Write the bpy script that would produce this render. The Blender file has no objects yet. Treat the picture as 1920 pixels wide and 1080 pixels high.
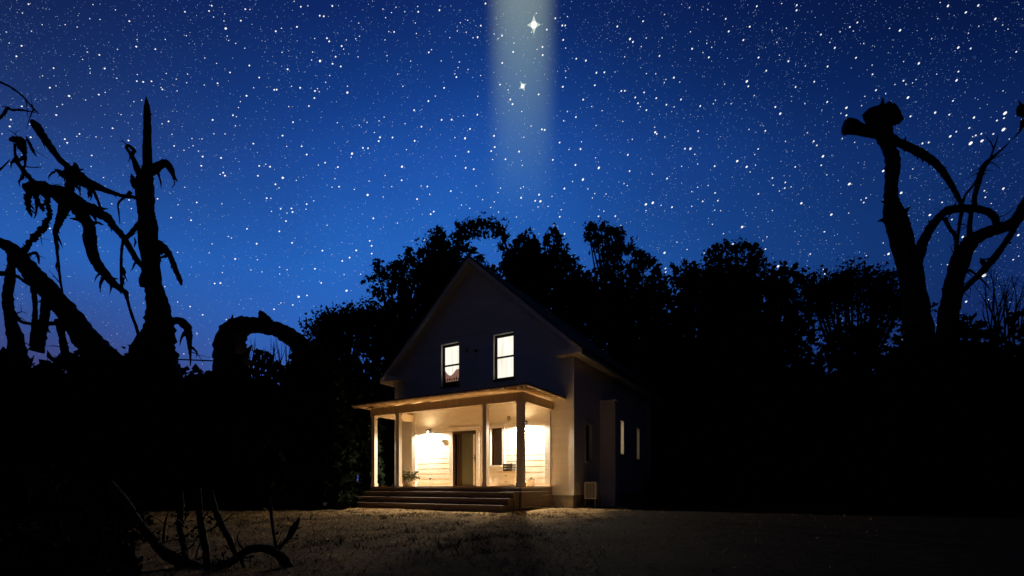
import bpy, bmesh, math, random
from mathutils import Vector, Matrix, noise
random.seed(7)
R_ = math.radians
C = bpy.context.scene.collection
scene = bpy.context.scene
CAMZ = 0.7
F = 918.0

def px(x, y, Y):
    return Vector(((x - 960.0) / F * Y, Y, CAMZ + (912.0 - y) / F * Y))

def s2l(c):
    return tuple(((v / 255) / 12.92 if v / 255 <= 0.04045 else ((v / 255 + 0.055) / 1.055) ** 2.4) for v in c)

# ------------------------------------------------------------------ materials
def new_mat(name):
    m = bpy.data.materials.new(name); m.use_nodes = True
    return m, m.node_tree, m.node_tree.nodes['Principled BSDF']

def mat(name, col, rough=0.7, col2=None, nscale=6.0, bump=0.0, bscale=40.0, stretch=(1, 1, 1), metal=0.0, detail=6, spec=0.3):
    m, nt, b = new_mat(name)
    b.inputs['Roughness'].default_value = rough
    b.inputs['Metallic'].default_value = metal
    b.inputs['Specular IOR Level'].default_value = spec
    b.inputs['Base Color'].default_value = (*col, 1)
    tc = nt.nodes.new('ShaderNodeTexCoord'); mp = nt.nodes.new('ShaderNodeMapping')
    mp.inputs['Scale'].default_value = stretch
    nt.links.new(tc.outputs['Object'], mp.inputs['Vector'])
    if col2:
        n = nt.nodes.new('ShaderNodeTexNoise'); n.inputs['Scale'].default_value = nscale; n.inputs['Detail'].default_value = detail
        r = nt.nodes.new('ShaderNodeValToRGB')
        r.color_ramp.elements[0].position = 0.32; r.color_ramp.elements[1].position = 0.68
        r.color_ramp.elements[0].color = (*col, 1); r.color_ramp.elements[1].color = (*col2, 1)
        nt.links.new(mp.outputs[0], n.inputs['Vector']); nt.links.new(n.outputs['Fac'], r.inputs[0])
        nt.links.new(r.outputs[0], b.inputs['Base Color'])
    if bump:
        n2 = nt.nodes.new('ShaderNodeTexNoise'); n2.inputs['Scale'].default_value = bscale; n2.inputs['Detail'].default_value = 8
        bp = nt.nodes.new('ShaderNodeBump'); bp.inputs['Strength'].default_value = bump; bp.inputs['Distance'].default_value = 0.03
        nt.links.new(mp.outputs[0], n2.inputs['Vector']); nt.links.new(n2.outputs['Fac'], bp.inputs['Height'])
        nt.links.new(bp.outputs[0], b.inputs['Normal'])
    return m

def emat(name, col, strength, sample=False):
    m = bpy.data.materials.new(name); m.use_nodes = True
    nt = m.node_tree; nt.nodes.clear()
    e = nt.nodes.new('ShaderNodeEmission'); o = nt.nodes.new('ShaderNodeOutputMaterial')
    e.inputs[0].default_value = (*col, 1); e.inputs[1].default_value = strength
    nt.links.new(e.outputs[0], o.inputs[0])
    m.cycles.emission_sampling = 'AUTO' if sample else 'NONE'
    return m

M = {}
M['white'] = mat('white_paint', (.74, .71, .64), .55, (.66, .62, .54), 3.0, .10, 30, (1, 1, 6))
M['siding'] = mat('painted_siding', (.74, .69, .60), .6, (.66, .60, .50), 2.2, .12, 25, (.4, 1, 5))
M['stain'] = mat('stained_porch_timber', (.62, .48, .30), .6, (.52, .39, .23), 3.0, .15, 30, (4, 4, .5))
M['cream'] = mat('cream_boards', (.62, .5, .34), .6, (.52, .4, .26), 2.5, .1, 30, (1, 1, 8))
M['wood'] = mat('weathered_deck_wood', (.27, .195, .135), .7, (.15, .105, .072), 4.0, .3, 30, (.3, 4, 4))
M['deck'] = mat('worn_deck_boards', (.54, .34, .16), .7, (.44, .27, .12), 4.0, .25, 30, (.3, 4, 4))
M['post'] = mat('pale_porch_post', (.72, .64, .50), .6, (.62, .53, .40), 3.0, .15, 30, (4, 4, .5))
M['ceil'] = mat('varnished_ceiling_boards', (.78, .66, .47), .6, (.70, .57, .38), 3.0, .15, 30, (1, 6, 1))
M['roof'] = mat('dark_shingles', (.045, .042, .04), .9, (.07, .065, .06), 14, .5, 30)
M['dark_frame'] = mat('dark_brown_frame', (.045, .024, .015), .45, (.07, .035, .02), 8, .1, 30)
M['door'] = mat('olive_door', (.105, .105, .062), .5, (.085, .085, .048), 5, .1, 30, (4, 1, .6))
M['metal'] = mat('dark_metal', (.06, .055, .05), .4, metal=.8)
M['grey_metal'] = mat('pale_painted_metal', (.55, .53, .48), .5, (.48, .46, .41), 6, .05, 20)
M['concrete'] = mat('foundation_concrete', (.30, .27, .22), .9, (.22, .2, .16), 8, .4, 30)
M['glass_dark'] = mat('dark_glass', (.012, .012, .014), .15)
M['curtain'] = mat('brown_curtain', (.10, .075, .055), .85, (.05, .036, .026), 14, .2, 20, (3, 1, .15))
M['bark'] = mat('dead_bark', (.045, .034, .024), .9, (.02, .015, .011), 9, .9, 22, (1, 1, .3))
M['bark_dark'] = mat('dark_bark', (.03, .024, .018), .95, (.016, .013, .01), 6, .8, 16)
M['leaf'] = mat('dark_leaf', (.018, .025, .012), .8, (.010, .014, .007), .8, spec=.0)
M['leaf2'] = mat('deep_leaf', (.010, .014, .008), .85, (.006, .009, .005), 1.0, spec=.0)
M['pot'] = mat('woven_pot', (.42, .33, .2), .8, (.3, .22, .13), 30, .4, 60)
M['dryleaf'] = mat('dry_plant_leaf', (.09, .07, .03), .7, (.05, .03, .015), 20)
M['straw'] = mat('dry_grass_blade', (.50, .33, .14), .8, (.30, .19, .08), 1.7)
M['olive'] = mat('olive_grass_blade', (.13, .12, .045), .8, (.07, .06, .025), 1.7)
M['dark_crate'] = mat('dark_box', (.03, .026, .022), .6, (.06, .05, .04), 12)
M['bronze'] = mat('bronze', (.22, .13, .06), .45, metal=.7)
M['plaque'] = mat('grey_green_plaque', (.22, .26, .17), .6)
M['rust'] = mat('rusty_pole', (.10, .03, .018), .8, (.06, .02, .014), 20)
M['warm_brown'] = mat('room_brown', (.2, .1, .07), .8)
M['window_light'] = emat('lit_window_blind', (1.0, .965, .86), 1.15, True)
_nt = M['window_light'].node_tree; _e = [n for n in _nt.nodes if n.type == 'EMISSION'][0]
_tc = _nt.nodes.new('ShaderNodeTexCoord'); _mp = _nt.nodes.new('ShaderNodeMapping'); _mp.inputs['Scale'].default_value = (7, 1, .5)
_n = _nt.nodes.new('ShaderNodeTexNoise'); _n.inputs['Scale'].default_value = 2.2; _n.inputs['Detail'].default_value = 4
_r = _nt.nodes.new('ShaderNodeValToRGB'); _r.color_ramp.elements[0].position = .3; _r.color_ramp.elements[1].position = .7
_r.color_ramp.elements[0].color = (.80, .72, .55, 1); _r.color_ramp.elements[1].color = (1.0, .98, .90, 1)
_nt.links.new(_tc.outputs['Object'], _mp.inputs[0]); _nt.links.new(_mp.outputs[0], _n.inputs['Vector']); _nt.links.new(_n.outputs['Fac'], _r.inputs[0]); _nt.links.new(_r.outputs[0], _e.inputs[0])
M['curtain_lit'] = emat('lit_room_wall', (.30, .15, .11), .75, True)
M['side_light_dim'] = emat('dim_side_window', (1.0, .80, .50), .22, True)
M['bulb'] = emat('lamp_bulb', (1.0, .86, .62), 12, False)
M['side_light'] = emat('lit_side_window', (1.0, .80, .50), .95, True)
M['star'] = emat('star_light', (1.0, 1.0, 1.0), 1.25)
M['star_mid'] = emat('star_light_soft', (.78, .88, 1.0), .85)
M['star_dim'] = emat('star_light_faint', (.5, .68, 1.0), .55)
M['star_tiny'] = emat('star_light_speck', (.24, .44, 1.0), .52)
M['star_arm'] = emat('star_ray', (.9, .95, .95), .5)

# ------------------------------------------------------------------ mesh helper
class MB:
    def __init__(s): s.v = []; s.f = []; s.mi = []
    def add(s, vs, fs, mi=0):
        o = len(s.v); s.v += [Vector(p) for p in vs]; s.f += [tuple(i + o for i in f) for f in fs]; s.mi += [mi] * len(fs)
        return s
    def box(s, x0, x1, y0, y1, z0, z1, mi=0):
        return s.add([(x0, y0, z0), (x1, y0, z0), (x1, y1, z0), (x0, y1, z0), (x0, y0, z1), (x1, y0, z1), (x1, y1, z1), (x0, y1, z1)],
              [(0, 3, 2, 1), (4, 5, 6, 7), (0, 1, 5, 4), (1, 2, 6, 5), (2, 3, 7, 6), (3, 0, 4, 7)], mi)
    def prism(s, poly, axis, a, b, mi=0):
        """extrude a polygon of (u,v) along an axis: 'y' -> (u,*,v), 'x' -> (*,u,v)"""
        n = len(poly)
        mk = (lambda u, v, t: (u, t, v)) if axis == 'y' else (lambda u, v, t: (t, u, v))
        vs = [mk(u, v, a) for u, v in poly] + [mk(u, v, b) for u, v in poly]
        fs = [tuple(range(n)), tuple(range(2 * n - 1, n - 1, -1))] + [(i, i + n, (i + 1) % n + n, (i + 1) % n) for i in range(n)]
        return s.add(vs, fs, mi)
    def bar(s, p, q, w, h, up=(0, 0, 1)):
        p = Vector(p); q = Vector(q); d = (q - p).normalized(); u = Vector(up)
        r = d.cross(u).normalized(); u = r.cross(d).normalized()
        vs = []
        for c in (p, q):
            for a, b in ((-1, -1), (1, -1), (1, 1), (-1, 1)): vs.append(c + r * a * w / 2 + u * b * h / 2)
        return s.add(vs, [(0, 1, 2, 3), (7, 6, 5, 4), (0, 4, 5, 1), (1, 5, 6, 2), (2, 6, 7, 3), (3, 7, 4, 0)])
    def tube(s, pts, segs=9, jit=0.0, sub=4, cap=True, seed=0):
        """pts: list of (Vector, radius); smooth Catmull-Rom; rough rings"""
        P = [Vector(p) for p, r in pts]; Rr = [r for p, r in pts]
        if len(P) > 2 and sub > 1:
            A = [P[0] * 2 - P[1]] + P + [P[-1] * 2 - P[-2]]; RA = [Rr[0]] + Rr + [Rr[-1]]
            q = []; qr = []
            for i in range(1, len(A) - 2):
                for k in range(sub):
                    t = k / sub
                    p0, p1, p2, p3 = A[i - 1:i + 3]
                    q.append(.5 * ((2 * p1) + (p2 - p0) * t + (2 * p0 - 5 * p1 + 4 * p2 - p3) * t * t + (3 * p1 - p0 - 3 * p2 + p3) * t ** 3))
                    qr.append(RA[i] * (1 - t) + RA[i + 1] * t)
            q.append(P[-1]); qr.append(Rr[-1]); P, Rr = q, qr
        n = len(P); vs = []; fs = []
        u = None
        for i in range(n):
            d = (P[min(i + 1, n - 1)] - P[max(i - 1, 0)])
            d = d.normalized() if d.length > 1e-9 else Vector((0, 0, 1))
            if u is None:
                u = d.cross(Vector((0, 1, 0)));
                if u.length < .1: u = d.cross(Vector((1, 0, 0)))
            u = (u - d * u.dot(d)).normalized(); w = d.cross(u)
            for k in range(segs):
                a = 2 * math.pi * k / segs
                dv = u * math.cos(a) + w * math.sin(a)
                rr = Rr[i]
                if jit:
                    rr *= 1 + jit * (noise.noise((P[i] + dv * Rr[i]) * (1.2 / max(Rr[i], .03)) * .5 + Vector((seed, 0, 0))) * 1.3 + random.uniform(-.22, .22))
                vs.append(P[i] + dv * rr)
        for i in range(n - 1):
            for k in range(segs):
                k2 = (k + 1) % segs
                fs.append((i * segs + k, i * segs + k2, (i + 1) * segs + k2, (i + 1) * segs + k))
        if cap:
            fs.append(tuple(range(segs - 1, -1, -1))); fs.append(tuple((n - 1) * segs + k for k in range(segs)))
        return s.add(vs, fs)
    def lathe(s, prof, cx=0, cy=0, segs=20):
        vs = []; fs = []
        for r, z in prof:
            for k in range(segs):
                a = 2 * math.pi * k / segs; vs.append((cx + r * math.cos(a), cy + r * math.sin(a), z))
        for i in range(len(prof) - 1):
            for k in range(segs):
                k2 = (k + 1) % segs; fs.append((i * segs + k, i * segs + k2, (i + 1) * segs + k2, (i + 1) * segs + k))
        fs.append(tuple(range(segs - 1, -1, -1))); fs.append(tuple((len(prof) - 1) * segs + k for k in range(segs)))
        return s.add(vs, fs)
    def leaf(s, c, size, asp=.55, up=0.0):
        d = Vector((random.gauss(0, 1), random.gauss(0, 1), random.gauss(0, 1) + up)).normalized()
        e = d.cross(Vector((random.gauss(0, 1), random.gauss(0, 1), random.gauss(0, 1)))).normalized()
        n = d.cross(e)
        a = size * random.uniform(.6, 1.3); b = a * asp
        o = len(s.v)
        s.v += [c - d * a * .5, c + e * b * .5 + n * a * .08, c + d * a * .5, c - e * b * .5 + n * a * .08]
        s.f.append((o, o + 1, o + 2, o + 3)); s.mi.append(0)
    def build(s, name, material, parent=None, smooth=False, label=None):
        off = Vector((0, 0, 0))
        if parent is not None and parent.get('_world'):
            off = parent.location
            if parent.parent is not None: off = parent.parent.location
        me = bpy.data.meshes.new(name)
        me.from_pydata([v - off for v in s.v], [], s.f); me.update()
        for m in (material if isinstance(material, list) else [material]): me.materials.append(m)
        if any(s.mi): me.polygons.foreach_set('material_index', s.mi)
        if smooth: me.polygons.foreach_set('use_smooth', [True] * len(me.polygons))
        o = bpy.data.objects.new(name, me); C.objects.link(o)
        if parent is not None: o.parent = parent
        if label: o['label'] = label
        return o

def tag(o, label=None, cat=None, group=None, kind=None):
    if label: o['label'] = label
    if cat: o['category'] = cat
    if group: o['group'] = group
    if kind: o['kind'] = kind
    return o

def thing(name, label, cat, loc=(0, 0, 0), rz=0, group=None, world=False):
    o = bpy.data.objects.new(name, None); C.objects.link(o)
    o.location = loc; o.rotation_euler = (0, 0, rz); o.empty_display_size = .2
    if world: o['_world'] = 1
    return tag(o, label, cat, group)

# ------------------------------------------------------------------ camera, world
cam = bpy.data.cameras.new('camera'); co = bpy.data.objects.new('camera', cam); C.objects.link(co)
co.location = (0, 0, CAMZ); co.rotation_euler = (R_(90), 0, 0)
cam.sensor_width = 36; cam.lens = F / 1920 * 36; cam.shift_y = 372 / 1920; cam.clip_end = 5000; cam.clip_start = .05
scene.camera = co

w = bpy.data.worlds.new('World'); scene.world = w; w.use_nodes = True
nt = w.node_tree; nt.nodes.clear()
def N(t): return nt.nodes.new(t)
def math_(op, a, b=None, clamp=False):
    n = N('ShaderNodeMath'); n.operation = op; n.use_clamp = clamp
    for i, v in enumerate((a, b)):
        if v is None: continue
        if isinstance(v, (int, float)): n.inputs[i].default_value = v
        else: nt.links.new(v, n.inputs[i])
    return n.outputs[0]
def maprange(v, a, b, c, d, kind='SMOOTHSTEP'):
    n = N('ShaderNodeMapRange'); n.interpolation_type = kind
    nt.links.new(v, n.inputs[0])
    for i, x in zip((1, 2, 3, 4), (a, b, c, d)): n.inputs[i].default_value = x
    return n.outputs[0]
def mix(f, a, b, mode='MIX'):
    n = N('ShaderNodeMix'); n.data_type = 'RGBA'; n.blend_type = mode
    if isinstance(f, (int, float)): n.inputs[0].default_value = f
    else: nt.links.new(f, n.inputs[0])
    for i, v in ((6, a), (7, b)):
        if isinstance(v, tuple): n.inputs[i].default_value = (*v, 1)
        else: nt.links.new(v, n.inputs[i])
    return n.outputs[2]
tc = N('ShaderNodeTexCoord'); sp = N('ShaderNodeSeparateXYZ'); nt.links.new(tc.outputs['Generated'], sp.inputs[0])
X, Yd, Z = sp.outputs
q = math_('ADD', Z, math_('MULTIPLY', math_('ABSOLUTE', X), .18))
ramp = N('ShaderNodeValToRGB'); nt.links.new(q, ramp.inputs[0])
stops = [(0.0, (60, 70, 130)), (.22, (50, 86, 164)), (.34, (42, 95, 182)), (.45, (36, 98, 187)), (.52, (32, 89, 176)), (.583, (28, 78, 163)), (.65, (19, 59, 133)), (.69, (16, 48, 114)), (.73, (14, 38, 99)), (.9, (8, 16, 52))]
cr = ramp.color_ramp
for i, (p, c) in enumerate(stops):
    e = cr.elements[i] if i < 2 else cr.elements.new(p)
    e.position = p
for e, (p, c) in zip(sorted(cr.elements, key=lambda e: e.position), stops): e.color = (*s2l(c), 1)
right = maprange(X, -.10, .66, 0, 1, 'LINEAR')
col = mix(right, ramp.outputs[0], (.28, .20, .25), 'MULTIPLY')
leftlow = math_('MULTIPLY', maprange(X, -.30, -.75, 0, 1), maprange(q, .52, .25, 0, 1))
col = mix(leftlow, col, (2.0, .48, .36), 'MULTIPLY')
leftq = math_('MULTIPLY', maprange(X, -.22, -.66, 0, 1), maprange(q, .42, .62, 0, 1))
col = mix(leftq, col, (1.2, .52, .46), 'MULTIPLY')
nz = N('ShaderNodeTexNoise'); nz.inputs['Scale'].default_value = 3.0; nz.inputs['Detail'].default_value = 3
nt.links.new(tc.outputs['Generated'], nz.inputs['Vector'])
col = mix(.35, col, mix(maprange(nz.outputs['Fac'], .3, .7, 0, 1), (.75, .75, .8), (1.25, 1.25, 1.2)), 'MULTIPLY')
front = maprange(Yd, -.02, .38, 0, 1)
back = mix(maprange(X, -.35, .55, 0, 1), (.0094, .0120, .0330), (.0022, .0028, .0085))
col = mix(front, back, col)
bg = N('ShaderNodeBackground'); nt.links.new(col, bg.inputs[0]); bg.inputs[1].default_value = 1.0
wo = N('ShaderNodeOutputWorld'); nt.links.new(bg.outputs[0], wo.inputs[0])

# ------------------------------------------------------------------ stars
STARS = [
 (0, 0, 4, "47,237,2;236,231,2;162,341,3;123,419,3;69,320,2;316,182,2;489,182,2;449,188,1;579,200,2;214,28,3;168,95,2;129,90,1;371,66,1;322,57,1;697,32,2;751,28,1;866,71,2;1046,40,1;673,137,2;750,143,2;970,156,3;1152,117,1;1387,86,3;1588,40,3;1568,80,3;1474,113,1;1430,146,1;1685,101,2;1602,125,2;1840,66,3;1874,69,2;1806,152,3;1680,155,2;1693,211,4;1029,260,1;1028,294,2;1022,347,3;1165,366,3;1240,293,2;1398,265,2;1425,241,1;1558,267,1;1704,268,2;1715,301,2;1768,323,2;1836,359,2;1419,323,1;1518,328,1;1460,328,1;881,367,2;745,409,3;620,443,2;653,360,1;656,388,2;554,407,1;166,392,1;86,460,1;402,508,3;319,566,2;785,511,3;675,512,2;676,546,2;852,458,1;876,585,2;1030,556,2;1247,548,2;1322,591,2;1407,553,2;1536,433,2;1624,473,2;1746,433,1;1870,489,3;1725,541,3;1632,622,3;1592,591,1;1532,635,2;1400,618,2;1026,606,3;1074,612,3;1136,607,3;1216,592,1;1208,654,2;1218,668,3;1328,679,2;1903,656,2;1849,716,3;374,655,3;420,641,2;518,717,4;642,747,2;536,735,1;741,707,3;789,690,2;427,797,2;469,780,2;422,860,3;164,795,3;81,895,3;73,945,3;16,1001,2;222,929,2;230,1027,3;95,735,1;486,1041,3;504,1068,3;596,1002,3;576,1020,2;720,1024,2;652,1028,1;844,959,3;993,964,1;908,857,2;1004,760,2;1063,749,2;964,1051,3;1264,908,3;1215,926,2;1296,832,1;1595,897,3;1788,804,2;1803,760,2;1747,862,3;1773,873,2;1766,941,2;1688,1002,2;1604,1001,2;1440,1036,2;1516,1039,2;1496,1039,1;1627,795,1;1290,1005,2;1900,1075,3"),
 (480, 0, 4, "286,7,2;336,48,3;389,41,2;572,42,3;478,115,3;508,120,3;307,199,3;148,232,3;191,210,2;264,212,1;160,125,1;69,307,1;45,303,1;440,286,2;532,284,3;549,308,3;642,343,3;657,366,2;677,297,2;776,269,2;748,288,2;770,171,2;717,155,1;843,30,1;952,66,2;972,130,2;1016,92,2;1050,52,2;1213,46,2;1217,86,3;1116,85,2;1376,74,3;1196,170,2;1036,237,3;996,234,2;968,297,2;1203,249,2;1305,252,1;1453,280,2;1510,230,2;1533,168,2;1588,150,2;1686,190,3;1577,239,2;1662,277,3;1628,281,2;1721,24,3;1786,252,2;1845,265,3;1816,287,2;1809,181,1;1872,222,1;1847,470,3;1784,540,1;1830,632,3;1891,672,2;1907,744,3;1785,1017,3;66,389,1;195,390,2;148,473,1;237,517,3;24,579,3;425,388,2;417,448,2;480,455,4;597,423,3;574,476,3;636,496,3;553,564,2;523,615,2;266,645,2;331,656,3;137,671,3;155,670,3;82,651,1;461,662,2;442,680,3;475,686,2;438,733,3;397,793,3;246,797,2;273,798,1;278,914,3;329,896,1;199,1015,3;166,1030,1;685,692,4;686,644,2;766,424,2;983,414,2;1160,456,2;1063,554,2;1101,645,2;1296,390,3;1316,370,2;1465,387,1;1475,427,1;1389,454,2;1575,404,1;1525,463,2;1516,504,2;1591,518,2;1491,552,2;1503,576,3;1685,564,2;1406,614,1;1411,657,3;1345,718,2;1293,756,3;1136,729,1;1186,824,3;1230,827,1;1118,926,2;1241,948,3;1392,897,3;1467,895,3;1556,866,2;1660,858,3;1663,720,2;1605,965,3;1585,978,1;1568,1035,4;1492,1030,2;1190,1054,3;1024,1029,3;930,1028,3;920,1056,3;888,991,2;961,876,2;923,904,2;833,916,2;774,937,2;790,951,1;610,918,2;648,948,1;603,760,1;423,976,1;690,1055,1"),
 (960, 0, 4, "325,135,3;361,129,1;416,122,2;377,189,3;399,189,3;261,220,3;147,239,2;227,179,1;384,297,3;402,358,2;229,350,3;188,368,2;230,411,3;15,320,2;9,387,3;88,410,1;173,436,1;182,97,2;482,438,3;554,452,3;452,434,1;402,530,2;424,514,1;342,533,1;403,580,2;381,649,3;200,706,3;633,543,3;693,540,3;776,538,1;621,637,3;820,680,3;846,679,3;534,745,3;598,797,2;676,828,2;479,876,3;489,887,2;388,905,2;415,834,2;143,943,2;224,968,3;245,972,3;73,834,2;4,779,3;89,1027,2;357,1067,3;790,196,3;983,157,3;1144,107,2;885,290,4;907,312,3;1007,282,2;1126,281,2;970,347,2;869,355,1;845,424,2;963,435,1;1106,417,3;1207,349,1;1338,236,2;1351,363,3;1461,323,2;1498,353,2;1432,392,2;1476,428,3;1497,457,1;1331,55,2;1468,69,2;1603,139,3;1836,44,3;1783,198,3;1625,233,3;1735,298,3;1849,429,3;1850,367,1;1902,354,1;1907,528,3;1008,550,2;1078,551,2;1154,594,2;1142,617,2;1214,580,3;1258,613,2;991,691,3;924,729,3;945,772,3;963,798,2;953,820,1;1008,824,3;1082,734,3;1267,744,3;1158,783,3;1216,799,2;1107,856,1;831,908,2;902,1042,2;1070,952,2;1074,990,4;1086,1002,3;1146,1024,2;1396,981,3;1412,793,3;1510,776,2;1526,750,2;1643,776,2;1761,608,4;1772,645,3;1817,714,2;1595,629,2;1542,631,1;1778,968,2;1900,979,3;1886,943,1;1829,990,1;631,939,2;521,1061,2;1461,1006,1"),
 (1440, 0, 4, "103,24,2;216,36,3;214,75,3;138,209,2;30,226,2;22,140,1;198,158,1;397,257,3;84,283,1;66,315,2;464,315,2;501,356,3;86,411,2;153,457,3;280,492,2;447,496,3;670,166,3;614,200,3;640,230,2;541,236,2;718,323,2;660,431,3;626,506,1;781,486,2;784,555,3;810,674,3;884,155,1;912,210,2;990,225,4;1291,16,2;1350,41,4;1577,38,4;1484,90,4;1273,137,2;1227,287,2;1382,210,1;1581,194,2;1705,139,4;1760,185,2;1800,215,2;1503,246,2;1427,354,4;1520,361,3;1862,386,3;1818,430,1;1017,459,2;1131,473,4;1265,553,2;1428,534,3;1414,600,4;1486,617,1;1016,603,3;1034,628,2;1084,619,2;1110,594,2;952,631,2;882,699,2;727,720,2;702,790,2;588,806,4;588,863,3;547,848,2;783,811,3;976,830,2;1069,870,3;1050,729,4;1108,762,1;1387,754,3;1763,679,2;1254,842,4;1360,857,3;1545,879,4;1778,846,6;1770,883,3;1717,901,3;1766,969,6;1690,1002,3;1510,957,3;1412,985,3;1367,1020,4;1558,1013,3;1535,1023,2;1600,1001,3;1605,1054,5;1520,1072,6;1205,1066,3;1158,1073,3;1810,1040,2;347,610,3;207,650,3;444,762,3;277,775,2;55,800,3;92,850,4;296,993,2;272,1010,1;343,1057,3;557,1036,2;650,1065,2;446,664,1;192,586,1"),
 (340, 270, 4, "160,92,3;150,161,3;298,102,3;314,213,3;327,235,3;291,226,2;940,77,3;903,15,3;790,16,2;584,162,3;633,149,2;665,168,3;574,236,3;761,251,4;706,300,3;733,327,2;862,271,2;1078,138,3;1028,156,2;1174,171,3;1280,70,4;1274,97,2;1362,27,3;1400,30,3;1655,168,4;1688,40,2;1528,234,2;1408,276,2;1652,270,3;1152,258,2;1183,318,3;1130,322,2;1297,338,2;1397,380,4;1578,318,2;1514,395,2;1799,312,2;1845,317,3;1863,375,2;1768,411,3;1893,505,3;1870,524,3;1440,555,3;1358,523,1;1535,542,1;1621,591,2;116,436,3;304,446,2;73,570,3;74,510,1;640,404,3;672,405,2;745,484,3;826,481,3;834,508,3;793,516,2;940,449,3;935,487,2;993,424,2;676,503,2;785,576,3;492,634,3;735,653,3;1093,607,2;565,746,3;830,739,3;352,691,2;376,703,2;209,814,2;231,747,2;404,860,3;571,866,2;522,943,2;605,957,2;308,962,2;250,1044,3;293,1041,3;140,884,1;1058,798,3;1002,934,3;1049,1040,3;1207,875,3;1262,850,3;1312,796,3;1413,725,3;1427,762,3;1428,820,3;1345,974,2;1221,977,2;737,921,2;738,973,2;793,941,2;1820,718,3;802,983,1"),
 (820, 270, 4, "234,56,3;136,88,2;430,21,3;404,51,3;613,55,3;415,114,2;511,112,3;638,158,2;866,117,3;212,177,3;273,187,3;291,312,2;101,351,3;474,329,2;455,362,2;427,432,2;400,474,2;340,416,2;216,453,1;181,456,2;243,480,2;459,508,2;356,515,1;628,401,3;625,330,2;646,319,2;690,339,1;763,378,3;773,428,4;734,424,3;860,391,2;831,466,2;755,470,2;630,459,1;593,546,2;541,418,1;918,544,3;929,491,2;953,332,3;988,39,2;1074,36,3;1036,155,3;1211,177,4;1092,265,4;1014,279,2;1187,101,2;1429,79,3;1442,201,3;1129,335,2;1181,370,2;1265,373,2;1163,403,2;1400,295,2;1425,310,2;1380,366,1;1613,224,2;1723,257,3;1564,451,4;1616,439,4;1760,472,3;1678,458,2;1565,497,2;1209,540,3;1249,502,2;1335,539,3;877,605,2;954,672,3;1908,355,2;1908,466,2;1704,814,4;1711,931,3;1713,958,3;1797,734,2;1873,789,2;1832,165,2;1376,609,2"),
 (1250, 250, 4, "178,113,4;137,113,3;210,156,2;233,228,2;112,242,2;58,260,1;360,244,3;529,206,4;600,249,4;626,287,2;686,115,3;660,157,2;666,236,2;6,337,3;232,402,2;311,389,2;363,445,3;190,435,2;270,508,3;384,503,3;190,547,2;162,588,1;360,574,2;404,578,2;343,680,2;426,750,2;566,700,4;313,637,1;688,452,3;593,595,1;669,553,1;793,333,3;799,387,2;890,366,3;886,408,3;846,430,2;933,399,2;1010,522,4;988,454,1;1070,551,1;793,576,2;964,250,3;891,58,2;1102,59,4;1126,88,3;1172,170,4;1159,237,3;1201,309,2;1370,378,5;1496,483,3;1478,517,3;1458,497,2;1235,607,4;1365,596,2;1183,736,3;1077,903,3;1007,766,1;836,995,4;956,1011,3;1174,1018,2;1186,1052,3;1497,915,2;1664,902,4;1624,820,2;1620,968,1;1624,280,4;1759,444,4;1437,218,1;1482,231,1;496,830,4;617,820,3;692,884,3;741,866,3;77,815,2;152,868,2;281,896,2;752,774,2;1846,265,2"),
 (240, 400, 4, "466,697,3;560,759,3;696,856,4;737,794,2;518,901,2;419,1052,2;372,662,2;1280,624,4;1343,614,3;1236,685,3;1095,718,3;1639,578,4;1147,670,2;834,680,1;652,523,3;694,520,3;276,548,2;372,290,2"),
 (1730, 350, 4, "146,115,3;54,210,4;53,93,2;219,244,3;301,375,4;186,582,2;463,28,3;470,77,3;515,123,2;605,12,4;717,361,4;679,545,3;720,518,2;461,663,6;326,860,4;491,846,3;657,864,2"),
 (80, 250, 6, "684,494,2;545,369,2;552,245,3;714,668,3;777,789,2;972,746,3;998,842,2;1292,733,3;1730,773,3;1445,945,3;1668,974,3;1523,800,2;1598,603,2;1785,363,3;1800,260,3;1479,138,3;1679,52,3;1796,60,3;1753,196,2;1590,187,2;75,477,3;1692,136,2;82,1066,3;1515,258,1"),
]
RAD = {1: .66, 2: .95, 3: 1.32, 4: 1.8, 5: 2.3, 6: 3.0}
stars = []
for ox, oy, sc, txt in STARS:
    for t in txt.split(';'):
        a, b, c = t.split(',')
        p = (ox + float(a) / sc, oy + float(b) / sc)
        if any(abs(p[0] - s_[0]) < 3 and abs(p[1] - s_[1]) < 3 for s_ in stars): continue
        stars.append((*p, int(c)))
SKYR = 1500.0
def sky_point(x, y):
    return Vector(((x - 960) / F, 1, (912 - y) / F)).normalized() * SKYR
def star_frame(p, tilt):
    d = p.normalized(); r = d.cross(Vector((0, 0, 1))).normalized(); u = r.cross(d)
    a = r * math.cos(tilt) + u * math.sin(tilt); b = d.cross(a) * -1
    return a, b, d
bm = bmesh.new(); bmesh.ops.create_icosphere(bm, subdivisions=2, radius=1.0)
star_me = bpy.data.meshes.new('star'); bm.to_mesh(star_me); bm.free(); star_me.materials.append(M['star'])
stars.sort(key=lambda s_: -s_[2])
for x, y, c in stars[:300]:
    p = sky_point(x, y); k = p.y / F * math.sqrt(p.y / SKYR); a, b, d = star_frame(p, R_(random.uniform(25, 50)))
    r = RAD[c] * random.uniform(.92, 1.08) * k
    o = bpy.data.objects.new('star', star_me); C.objects.link(o)
    mt = Matrix((a, b, d)).transposed().to_4x4()
    o.matrix_world = Matrix.Translation(p) @ mt @ Matrix.Diagonal((r * 1.28, r * .92, r * .92, 1))
    tag(o, 'small bright white star in the deep blue night sky', 'star', 'bright stars scattered over the night sky')
sf = MB()
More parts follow.
